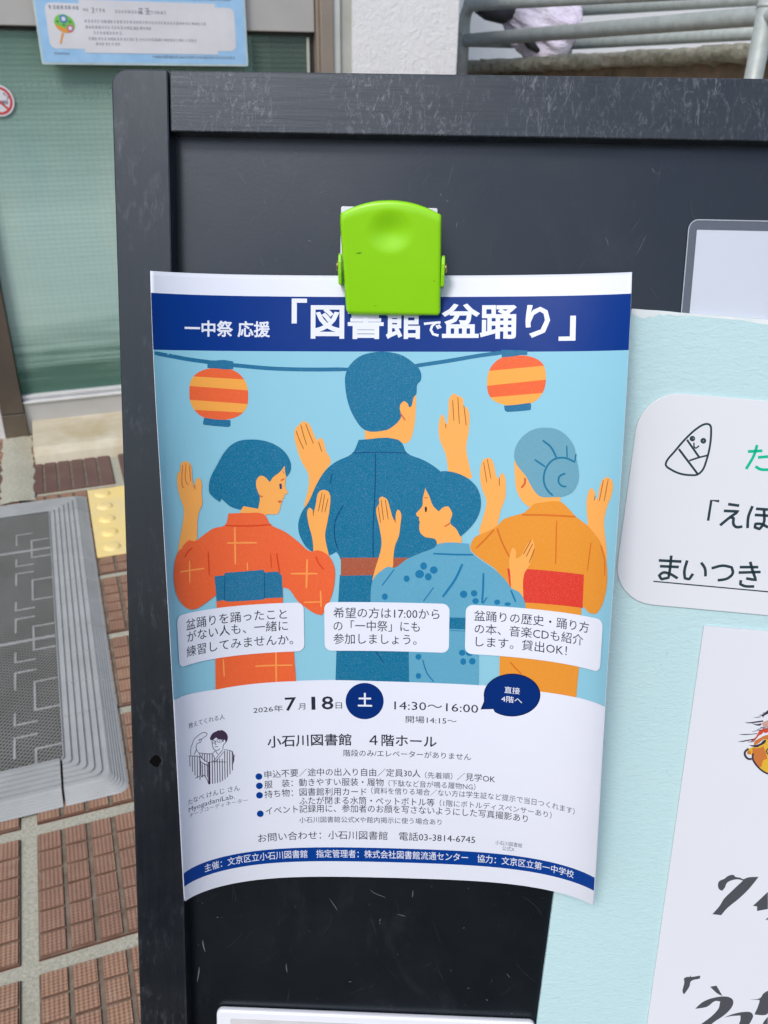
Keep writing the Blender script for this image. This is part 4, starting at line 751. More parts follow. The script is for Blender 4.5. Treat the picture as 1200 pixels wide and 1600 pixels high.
["illustration","skin",13,"P",1,[[39.12,100.88],[38.71,105.85],[48.77,106.65],[50.69,105.78],[55.28,105.67],[56.3,104.14],[57.26,100.66],[57.88,99.9],[57.43,99.12],[58.43,98.36],[58.52,97.43],[60.21,96.23],[59.01,93.73],[59.29,89.12],[58.95,83.74],[53.63,84.44],[46.01,87.34]]],
["illustration","orange",14,"P",1,[[33.31,104.64],[41.18,104.81],[48.79,105.49],[50.29,107.09],[52.15,110.42],[58.62,113.95],[64.72,118.81],[70.09,123.25],[73.2,122.73],[77.85,124.91],[80.78,130.13],[81.05,136.57],[79.65,143.88],[76.84,150.42],[74.83,153.53],[72.09,152.83],[68.19,150.29],[63.56,146.09],[59.75,140.69],[57.2,139.79],[56.97,151.6],[26.75,149.08],[26.64,141.12],[21.28,144.33],[17.02,145.99],[13.97,145.91],[9.48,142.6],[6.1,136.92],[5.02,129.93],[5.66,125.56],[7.82,119.96],[10.91,117.44],[14.56,114.93],[17.46,115.64],[21.61,113.43],[26.43,110.82],[31.73,109.68]]],
["illustration","blue",15,"P",1,[[24.74,92.55],[25.45,88.84],[28.64,83.0],[31.78,77.87],[34.86,74.59],[38.65,72.64],[43.18,72.12],[49.2,72.66],[54.47,74.54],[59.0,78.02],[61.47,83.01],[61.21,86.45],[59.67,88.97],[59.07,87.58],[58.8,83.9],[56.64,86.78],[53.58,89.03],[52.03,91.3],[51.14,90.13],[49.78,88.8],[47.9,88.3],[46.21,90.02],[45.94,92.69],[46.81,95.78],[47.54,97.34],[46.69,103.09],[40.09,101.69],[39.07,103.33],[34.37,101.57],[30.25,97.77],[29.44,99.24],[26.41,96.79],[24.92,94.82]]],
["illustration","obi",15,"P",0,[[26.15,132.41],[30.48,132.48],[31.29,131.37],[39.82,131.44],[48.7,131.17],[49.06,132.46],[55.63,132.26],[56.91,134.55],[57.11,144.66],[48.79,144.67],[48.39,145.21],[39.84,145.27],[31.81,144.9],[30.27,143.94],[26.77,144.14]]],
["illustration","navyline",16,"S",1,[[31.05,131.74],[30.41,144.35]],0.31],
["illustration","navyline",16,"S",1,[[48.91,132.21],[48.79,144.67]],0.31],
["illustration","cross",16,"S",1,[[36.08,110.88],[35.9,127.84]],0.86],
["illustration","cross",16,"S",1,[[32.44,117.9],[45.88,118.55]],0.78],
["illustration","cross",16,"S",1,[[14.42,123.97],[14.13,133.85]],0.7],
["illustration","cross",16,"S",1,[[9.36,128.17],[21.49,128.36]],0.7],
["illustration","cross",16,"S",1,[[68.5,126.82],[67.94,140.49]],0.94],
["illustration","cross",16,"S",1,[[61.04,133.47],[73.1,133.69]],0.86],
["illustration","cross",16,"S",1,[[74.42,141.8],[74.64,149.57]],0.78],
["illustration","cross",16,"S",1,[[66.67,147.23],[74.91,147.12]],0.7],
["illustration","cross",16,"S",1,[[41.31,127.43],[41.38,130.99]],0.62],
["illustration","redline",17,"S",1,[[23.59,120.89],[23.78,131.74]],0.62],
["illustration","redline",17,"S",1,[[54.62,123.7],[55.85,133.31]],0.7],
["illustration","redline",17,"S",1,[[51.92,124.0],[52.19,130.37]],0.47],
["illustration","redline",17,"S",1,[[12.01,122.11],[13.9,119.74],[16.1,118.51]],0.62],
["illustration","redline",17,"S",1,[[72.4,125.67],[73.54,128.48],[75.85,131.71]],0.62],
["illustration","redline",17,"S",1,[[31.88,109.92],[41.82,110.72],[52.53,110.5]],0.62],
["illustration","eye2",16,"P",0,[[56.28,92.15],[57.28,91.94],[57.48,94.33],[56.49,94.46]]],
["illustration","rust",16,"P",1,[[55.35,100.08],[56.66,99.57],[57.42,100.05],[56.49,100.8]]],
["illustration","rust",16,"S",1,[[56.99,90.62],[58.52,89.88]],0.62],
["illustration","rust",16,"S",1,[[57.79,86.41],[58.54,87.57]],0.31],
["illustration","rust",16,"S",1,[[47.25,96.95],[48.15,97.74],[48.91,97.38]],0.47],
["illustration","orange",14,"P",0,[[25.32,165.28],[24.43,188.64],[62.41,188.57],[61.43,165.46]]],
["illustration","cross",16,"S",1,[[53.34,170.13],[53.09,185.97]],0.79],
["illustration","cross",16,"S",1,[[43.64,177.11],[60.72,177.76]],0.79],
["illustration","cross",16,"S",1,[[28.83,171.87],[28.93,180.39]],0.7],
["caption_panel#0","paper",19,"P",0,[[63.29,147.22],[64.14,147.33],[64.94,147.66],[65.62,148.18],[66.15,148.87],[66.48,149.66],[66.59,150.52],[66.59,167.65],[66.48,168.5],[66.15,169.3],[65.62,169.98],[64.94,170.5],[64.14,170.83],[63.29,170.95],[8.89,170.95],[8.04,170.83],[7.24,170.5],[6.56,169.98],[6.03,169.3],[5.7,168.5],[5.59,167.65],[5.59,150.52],[5.7,149.66],[6.03,148.87],[6.56,148.18],[7.24,147.66],[8.04,147.33],[8.89,147.22]]],
["caption_panel#1","paper",19,"P",0,[[130.59,147.22],[131.44,147.33],[132.24,147.66],[132.92,148.18],[133.45,148.87],[133.78,149.66],[133.89,150.52],[133.89,167.65],[133.78,168.5],[133.45,169.3],[132.92,169.98],[132.24,170.5],[131.44,170.83],[130.59,170.95],[79.35,170.95],[78.5,170.83],[77.7,170.5],[77.02,169.98],[76.49,169.3],[76.16,168.5],[76.05,167.65],[76.05,150.52],[76.16,149.66],[76.49,148.87],[77.02,148.18],[77.7,147.66],[78.5,147.33],[79.35,147.22]]],
["caption_panel#2","paper",19,"P",0,[[202.4,147.22],[203.26,147.33],[204.05,147.66],[204.74,148.18],[205.26,148.87],[205.59,149.66],[205.7,150.52],[205.7,167.65],[205.59,168.5],[205.26,169.3],[204.74,169.98],[204.05,170.5],[203.26,170.83],[202.4,170.95],[144.65,170.95],[143.8,170.83],[143.0,170.5],[142.32,169.98],[141.79,169.3],[141.46,168.5],[141.35,167.65],[141.35,150.52],[141.46,149.66],[141.79,148.87],[142.32,148.18],[143.0,147.66],[143.8,147.33],[144.65,147.22]]],
["caption_panel#0/caption_text","ink",21,"T","盆踊りを踊ったこと",11.1,58.77,152.45,5.48,0],
["caption_panel#0/caption_text","ink",21,"T","がない人も、一緒に",11.33,59.09,158.12,5.53,0],
["caption_panel#0/caption_text","ink",21,"T","練習してみませんか。",10.62,61.43,164.91,5.58,0],
["caption_panel#1/caption_text","ink",21,"T","希望の方は17:00から",80.27,129.38,152.33,5.57,0],
["caption_panel#1/caption_text","ink",21,"T","の「一中祭」にも",80.2,120.31,158.67,5.62,0],
["caption_panel#1/caption_text","ink",21,"T","参加しましょう。",80.14,118.89,165.01,5.66,0],
["caption_panel#2/caption_text","ink",21,"T","盆踊りの歴史・踊り方",145.23,198.36,152.21,5.41,0],
["caption_panel#2/caption_text","ink",21,"T","の本、音楽CDも紹介",145.55,195.83,158.43,5.48,0],
["caption_panel#2/caption_text","ink",21,"T","します。貸出OK！",146.22,188.27,164.6,5.54,0],
["title_banner/title_text","paper",3,"T","一中祭 応援",15.4,52.29,23.82,7.23,0.022],
["title_banner/title_text","paper",3,"T","「",62.48,68.32,17.91,15.73,0.024],
["title_banner/title_text","paper",3,"T","図書館",70.87,119.12,20.07,16.03,0.024],
["title_banner/title_text","paper",3,"T","で",120.85,128.2,23.1,8.41,0.024],
["title_banner/title_text","paper",3,"T","盆踊り",129.01,175.23,20.09,15.9,0.024],
["title_banner/title_text","paper",3,"T","」",179.9,186.18,21.24,15.45,0.024],
["date_text","ink",20,"T","2026年",41.87,55.81,199.32,3.57,0],
["date_text","ink",20,"T","7",56.91,61.94,197.01,9.64,0.01],
["date_text","ink",20,"T","月",63.09,66.34,198.84,3.78,0],
["date_text","ink",20,"T","1",69.46,71.0,197.03,9.56,0.01],
["date_text","ink",20,"T","8",74.26,79.59,196.95,9.56,0.01],
["date_text","ink",20,"T","日",80.76,83.78,198.63,3.78,0],
["day_badge","navy2",20,"P",0,[[103.59,196.2],[103.48,197.66],[103.14,199.11],[102.6,200.49],[101.86,201.77],[100.93,202.91],[99.85,203.91],[98.63,204.71],[97.31,205.3],[95.92,205.68],[94.5,205.81],[93.08,205.71],[91.7,205.38],[90.38,204.82],[89.18,204.05],[88.1,203.08],[87.19,201.96],[86.46,200.7],[85.93,199.33],[85.62,197.89],[85.52,196.42],[85.65,194.96],[86.0,193.52],[86.55,192.17],[87.3,190.92],[88.23,189.81],[89.31,188.86],[90.52,188.09],[91.82,187.52],[93.2,187.17],[94.6,187.04],[96.01,187.14],[97.38,187.45],[98.68,187.99],[99.88,188.73],[100.95,189.66],[101.87,190.75],[102.61,191.97],[103.15,193.31],[103.48,194.73]]],
["day_badge/badge_text","paper",22,"T","土",91.46,97.91,195.78,7.68,0.022],
["time_text","ink",20,"T","14:30～16:00",108.63,148.22,198.08,6.01,0],
["time_text","ink",20,"T","開場14:15～",114.09,138.16,205.34,3.99,0],
["place_text","ink",20,"T","小石川図書館　４階ホール",48.0,128.85,216.73,6.72,0.012],
["place_text","ink",20,"T","階段のみ/エレベーターがありません",84.18,145.46,223.93,4.0,0],
["speech_bubble","navyline2",20,"P",0,[[176.87,187.91],[176.82,189.32],[176.54,190.74],[176.05,192.16],[175.34,193.54],[174.43,194.86],[173.34,196.1],[172.08,197.22],[170.67,198.23],[169.15,199.08],[167.53,199.76],[165.85,200.27],[164.13,200.58],[162.4,200.69],[160.7,200.61],[159.04,200.32],[157.47,199.84],[156.0,199.19],[155.24,197.71],[149.34,198.41],[150.75,194.29],[150.72,192.38],[150.57,190.98],[150.65,189.55],[150.94,188.13],[151.46,186.76],[152.19,185.43],[153.11,184.19],[154.21,183.04],[155.48,182.01],[156.88,181.11],[158.4,180.36],[160.01,179.76],[161.67,179.32],[163.38,179.05],[165.08,178.97],[166.77,179.04],[168.4,179.29],[169.95,179.72],[171.4,180.3],[172.72,181.03],[173.89,181.91],[174.89,182.92],[175.7,184.03],[176.31,185.25],[176.7,186.55]]],
["speech_bubble","navy2",21,"P",0,[[176.37,188.0],[176.32,189.33],[176.05,190.68],[175.57,192.03],[174.89,193.34],[174.01,194.59],[172.96,195.76],[171.75,196.83],[170.4,197.79],[168.94,198.59],[167.38,199.24],[165.77,199.73],[164.11,200.02],[162.45,200.13],[160.81,200.05],[159.22,199.78],[157.7,199.33],[156.3,198.71],[155.38,197.14],[150.44,197.76],[151.25,194.25],[151.22,192.27],[151.08,190.94],[151.15,189.58],[151.43,188.24],[151.93,186.93],[152.63,185.67],[153.52,184.49],[154.58,183.4],[155.8,182.41],[157.15,181.56],[158.61,180.84],[160.15,180.27],[161.76,179.85],[163.39,179.59],[165.04,179.51],[166.66,179.57],[168.23,179.81],[169.72,180.22],[171.12,180.76],[172.39,181.45],[173.51,182.28],[174.47,183.24],[175.25,184.31],[175.83,185.47],[176.21,186.71]]],
["speech_bubble/bubble_text","paper",23,"T","直接",160.15,167.25,187.32,3.62,0.006],
["speech_bubble/bubble_text","paper",23,"T","4階へ",158.88,168.51,191.97,3.47,0.006],
["teacher_caption","ink2",20,"T","教えてくれる人",9.53,28.22,200.43,2.99,0],
["teacher_name","ink2",20,"T","たなべ けんじ さん",6.51,33.6,239.74,3.59,0],
["teacher_name","ink2",20,"T","MyogadaniLab.",6.49,30.96,243.87,3.92,0],
["teacher_name","ink3",20,"T","チーフコーディネーター",6.91,37.09,247.44,2.78,0],
["bullet#90","blue2",20,"P",0,[[44.7,235.2],[44.58,235.82],[44.27,236.33],[43.82,236.68],[43.27,236.83],[42.7,236.75],[42.17,236.46],[41.75,236.0],[41.49,235.41],[41.42,234.78],[41.55,234.16],[41.86,233.65],[42.31,233.3],[42.86,233.16],[43.43,233.23],[43.95,233.52],[44.37,233.98],[44.63,234.57]]],
["bullet#148","blue2",20,"P",0,[[44.71,240.43],[44.59,241.05],[44.27,241.57],[43.82,241.92],[43.27,242.07],[42.7,242.0],[42.17,241.71],[41.75,241.24],[41.49,240.64],[41.42,240.0],[41.55,239.38],[41.86,238.86],[42.31,238.51],[42.86,238.36],[43.43,238.43],[43.96,238.73],[44.38,239.2],[44.64,239.79]]],
["bullet#207","blue2",20,"P",0,[[44.55,245.8],[44.43,246.43],[44.11,246.95],[43.66,247.31],[43.11,247.46],[42.53,247.38],[42.0,247.09],[41.58,246.61],[41.32,246.01],[41.25,245.36],[41.38,244.73],[41.69,244.21],[42.15,243.85],[42.7,243.7],[43.27,243.78],[43.8,244.07],[44.22,244.55],[44.48,245.15]]],
["bullet#322","blue2",20,"P",0,[[44.46,256.49],[44.33,257.14],[44.01,257.68],[43.55,258.05],[42.99,258.21],[42.41,258.13],[41.88,257.82],[41.46,257.33],[41.2,256.71],[41.13,256.04],[41.26,255.4],[41.58,254.87],[42.04,254.5],[42.59,254.34],[43.17,254.42],[43.7,254.72],[44.13,255.21],[44.39,255.83]]],
["notes_text","ink",20,"T","申込不要／途中の出入り自由／定員30人",45.78,121.38,234.38,4.72,0],
["notes_text","ink2",20,"T","（先着順）",123.56,136.84,235.05,3.92,0],
["notes_text","ink",20,"T","／見学OK",139.01,157.37,234.92,4.62,0],
["notes_text","ink",20,"T","服　装：動きやすい服装・履物",45.55,103.52,239.93,4.78,0],
["notes_text","ink2",20,"T","（下駄など音が鳴る履物NG）",105.86,148.04,240.24,3.96,0],
["notes_text","ink",20,"T","持ち物：図書館利用カード",45.31,95.04,245.42,4.84,0],
["notes_text","ink2",20,"T","（資料を借りる場合／ない方は学生証など提示で当日つくれます）",97.39,196.5,244.68,4.03,0],
["notes_text","ink",20,"T","ふたが閉まる水筒・ペットボトル等",62.05,128.43,250.46,4.88,0],
["notes_text","ink2",20,"T","（1階にボトルディスペンサーあり）",130.94,185.24,250.44,4.08,0],
["notes_text","ink",20,"T","イベント記録用に、参加者のお顔を写さないようにした写真撮影あり",45.49,173.86,255.08,4.95,0],
["notes_text","ink2",20,"T","小石川図書館公式Xや館内掲示に使う場合あり",61.68,132.06,261.63,3.9,0],
["notes_text","ink",20,"T","お問い合わせ：小石川図書館　電話03-3814-6745",40.99,148.8,270.9,5.55,0],
["notes_text","ink3",20,"T","小石川図書館",158.74,171.82,271.54,2.93,0],
["notes_text","ink3",20,"T","公式X",162.29,168.22,274.58,2.96,0],
["footer_band/footer_text","paper",20,"T","主催：文京区立小石川図書館　指定管理者：株式会社図書館流通センター　協力：文京区立第一中学校",13.09,198.31,282.32,5.31,0.006],
["portrait_drawing","hair",21,"P",1,[[20.46,210.23],[20.98,208.79],[22.23,207.53],[24.03,207.04],[24.79,206.76],[25.36,207.1],[26.09,206.94],[27.77,208.0],[28.85,209.65],[29.2,211.31],[28.67,213.41],[28.05,214.08],[27.96,212.94],[27.42,212.19],[27.11,212.6],[26.85,213.66],[26.6,212.97],[26.56,212.01],[25.85,211.7],[24.41,211.28],[23.57,210.38],[22.96,210.54],[22.04,211.19],[20.86,211.12]]],
["portrait_drawing","hair",21,"S",1,[[9.67,215.55],[10.13,211.66],[11.27,209.56],[12.2,208.01],[13.93,207.05],[15.6,206.35],[16.85,206.09],[18.67,206.55],[19.25,207.39],[18.59,208.13],[16.2,209.32],[15.66,210.57],[13.7,210.71],[13.0,212.34],[13.18,213.66],[13.76,215.12]],0.3],
["portrait_drawing","hair",21,"S",1,[[16.2,209.38],[15.3,208.81],[14.8,209.21],[15.15,209.89]],0.3],
["portrait_drawing","hair",21,"S",1,[[13.02,213.6],[11.7,215.97]],0.3],
["portrait_drawing","hair",21,"S",1,[[8.31,215.24],[14.28,217.46]],0.3],
["portrait_drawing","hair",21,"S",1,[[21.43,211.48],[21.48,213.32],[21.82,215.32],[22.64,216.64],[24.1,217.11],[25.09,216.47]],0.3],
["portrait_drawing","hair",21,"S",1,[[28.08,213.45],[27.75,214.33],[27.0,214.81],[26.51,217.1]],0.3],
["portrait_drawing","hair",21,"S",1,[[23.17,212.17],[22.86,213.67],[23.43,214.07]],0.3],
["portrait_drawing","hair",21,"S",1,[[22.67,214.99],[24.2,215.19]],0.3],
["portrait_drawing","hair",21,"S",1,[[13.9,215.49],[16.85,216.91],[20.48,218.03],[21.67,217.98],[22.68,216.97]],0.3],
["portrait_drawing","hair",21,"S",1,[[26.87,217.49],[30.15,218.69],[31.1,219.84],[31.43,222.0]],0.3],
["portrait_drawing","hair",21,"S",1,[[32.19,221.17],[31.55,222.35]],0.3],
["portrait_drawing","hair",21,"S",1,[[21.63,218.78],[22.24,221.19]],0.3],
["portrait_drawing","hair",21,"S",1,[[26.43,217.4],[23.95,220.03],[21.27,222.55]],0.3],
["portrait_drawing","hair",21,"S",1,[[26.96,218.48],[24.48,221.14],[22.29,222.98]],0.3],
["portrait_drawing","hair",21,"S",1,[[22.91,217.19],[23.98,219.39]],0.3],
["portrait_drawing","hair",21,"S",1,[[19.18,222.12],[28.11,224.41]],0.3],
["portrait_drawing","hair",21,"S",1,[[14.38,215.97],[15.79,218.98],[19.0,222.54]],0.3],
["portrait_drawing","hair",21,"S",1,[[14.92,220.63],[18.9,224.3]],0.3],
["portrait_drawing","hair",21,"S",1,[[14.28,217.52],[14.92,220.63],[14.65,227.32]],0.3],
["portrait_drawing","hair",21,"S",1,[[11.41,228.38],[13.94,228.03]],0.3],
["portrait_drawing","hair",21,"S",1,[[16.33,228.2],[17.72,230.96],[18.47,234.02]],0.3],
["portrait_drawing","hair",21,"S",1,[[14.65,227.32],[15.19,229.15],[16.33,228.2]],0.3],
["portrait_drawing","hair",21,"S",0,[[23.28,212.51],[23.19,212.75],[22.96,212.92],[22.63,212.99],[22.24,212.94],[21.86,212.79],[21.55,212.56],[21.35,212.29],[21.28,212.01],[21.37,211.77],[21.6,211.6],[21.93,211.53],[22.32,211.58],[22.69,211.72],[23.01,211.95],[23.21,212.23],[23.28,212.51]],0.25],
["portrait_drawing","hair",21,"S",0,[[26.41,212.61],[26.3,212.9],[26.0,213.11],[25.56,213.19],[25.05,213.15],[24.54,212.95],[24.11,212.67],[23.83,212.33],[23.75,212.0],[23.87,211.71],[24.17,211.52],[24.62,211.46],[25.13,211.52],[25.64,211.69],[26.06,211.96],[26.33,212.28],[26.41,212.61]],0.25],
["portrait_drawing","hair",21,"P",0,[[22.63,212.28],[22.56,212.47],[22.41,212.51],[22.27,212.39],[22.22,212.18],[22.29,212.0],[22.44,211.95],[22.58,212.07]]],
["portrait_drawing","hair",21,"P",0,[[25.38,212.33],[25.32,212.52],[25.17,212.57],[25.03,212.46],[24.98,212.24],[25.05,212.06],[25.2,212.01],[25.34,212.12]]],
["portrait_drawing","hair",21,"S",0,[[9.07,215.62],[8.91,221.03]],0.49],
["portrait_drawing","hair",21,"S",0,[[10.58,216.21],[10.26,224.4]],0.49],
["portrait_drawing","hair",21,"S",0,[[11.96,216.69],[11.52,226.73]],0.49],
["portrait_drawing","hair",21,"S",0,[[13.33,217.18],[12.8,228.6]],0.49],
["portrait_drawing","hair",21,"S",0,[[14.7,217.67],[14.11,230.06]],0.49],
["portrait_drawing","hair",21,"S",0,[[16.07,216.84],[15.89,219.01]],0.49],
["portrait_drawing","hair",21,"S",0,[[15.78,221.86],[15.53,229.16]],0.49],
["portrait_drawing","hair",21,"S",0,[[17.35,217.22],[17.06,221.14]],0.49],
["portrait_drawing","hair",21,"S",0,[[17.06,222.26],[16.81,229.63]],0.49],
["portrait_drawing","hair",21,"S",0,[[18.63,217.61],[18.34,221.54]],0.49],
["portrait_drawing","hair",21,"S",0,[[18.34,222.66],[18.1,229.91]],0.49],
["portrait_drawing","hair",21,"S",0,[[19.91,218.0],[19.67,222.27]],0.49],
["portrait_drawing","hair",21,"S",0,[[19.67,222.27],[19.17,233.86]],0.49],
["portrait_drawing","hair",21,"S",0,[[21.15,218.33],[20.91,222.61]],0.49],
["portrait_drawing","hair",21,"S",0,[[20.91,222.61],[20.43,234.31]],0.49],
["portrait_drawing","hair",21,"S",0,[[22.24,221.19],[22.15,222.94]],0.49],
["portrait_drawing","hair",21,"S",0,[[22.15,222.94],[21.67,234.55]],0.49],
["portrait_drawing","hair",21,"S",0,[[23.48,221.52],[23.38,223.27]],0.49],
["portrait_drawing","hair",21,"S",0,[[23.38,223.27],[22.93,234.61]],0.49],
["portrait_drawing","hair",21,"S",0,[[24.71,221.84],[24.62,223.6]],0.49],
["portrait_drawing","hair",21,"S",0,[[24.62,223.6],[24.19,234.49]],0.49],
["portrait_drawing","hair",21,"S",0,[[25.93,222.13],[25.84,223.89]],0.49],
["portrait_drawing","hair",21,"S",0,[[25.84,223.89],[25.46,234.15]],0.49],
["portrait_drawing","hair",21,"S",0,[[27.35,218.24],[27.05,224.17]],0.49],
["portrait_drawing","hair",21,"S",0,[[27.05,224.17],[26.73,233.54]],0.49],
["portrait_drawing","hair",21,"S",0,[[28.56,218.51],[28.26,224.44]],0.49],
["portrait_drawing","hair",21,"S",0,[[28.26,224.44],[28.01,232.64]],0.49],
["portrait_drawing","hair",21,"S",0,[[29.77,218.78],[29.47,224.72]],0.49],
["portrait_drawing","hair",21,"S",0,[[29.47,224.72],[29.3,231.38]],0.49],
["portrait_drawing","hair",21,"S",0,[[30.97,219.0],[30.68,224.96]],0.49],
["portrait_drawing","hair",21,"S",0,[[30.68,224.96],[30.62,229.46]],0.49],
["portrait_drawing","hair",21,"P",0,[[18.87,222.02],[19.78,222.46],[19.29,234.3],[18.31,234.07]]],
["portrait_drawing","hair",21,"P",0,[[31.22,220.35],[31.84,222.4],[31.66,224.33],[30.92,226.48]]]]
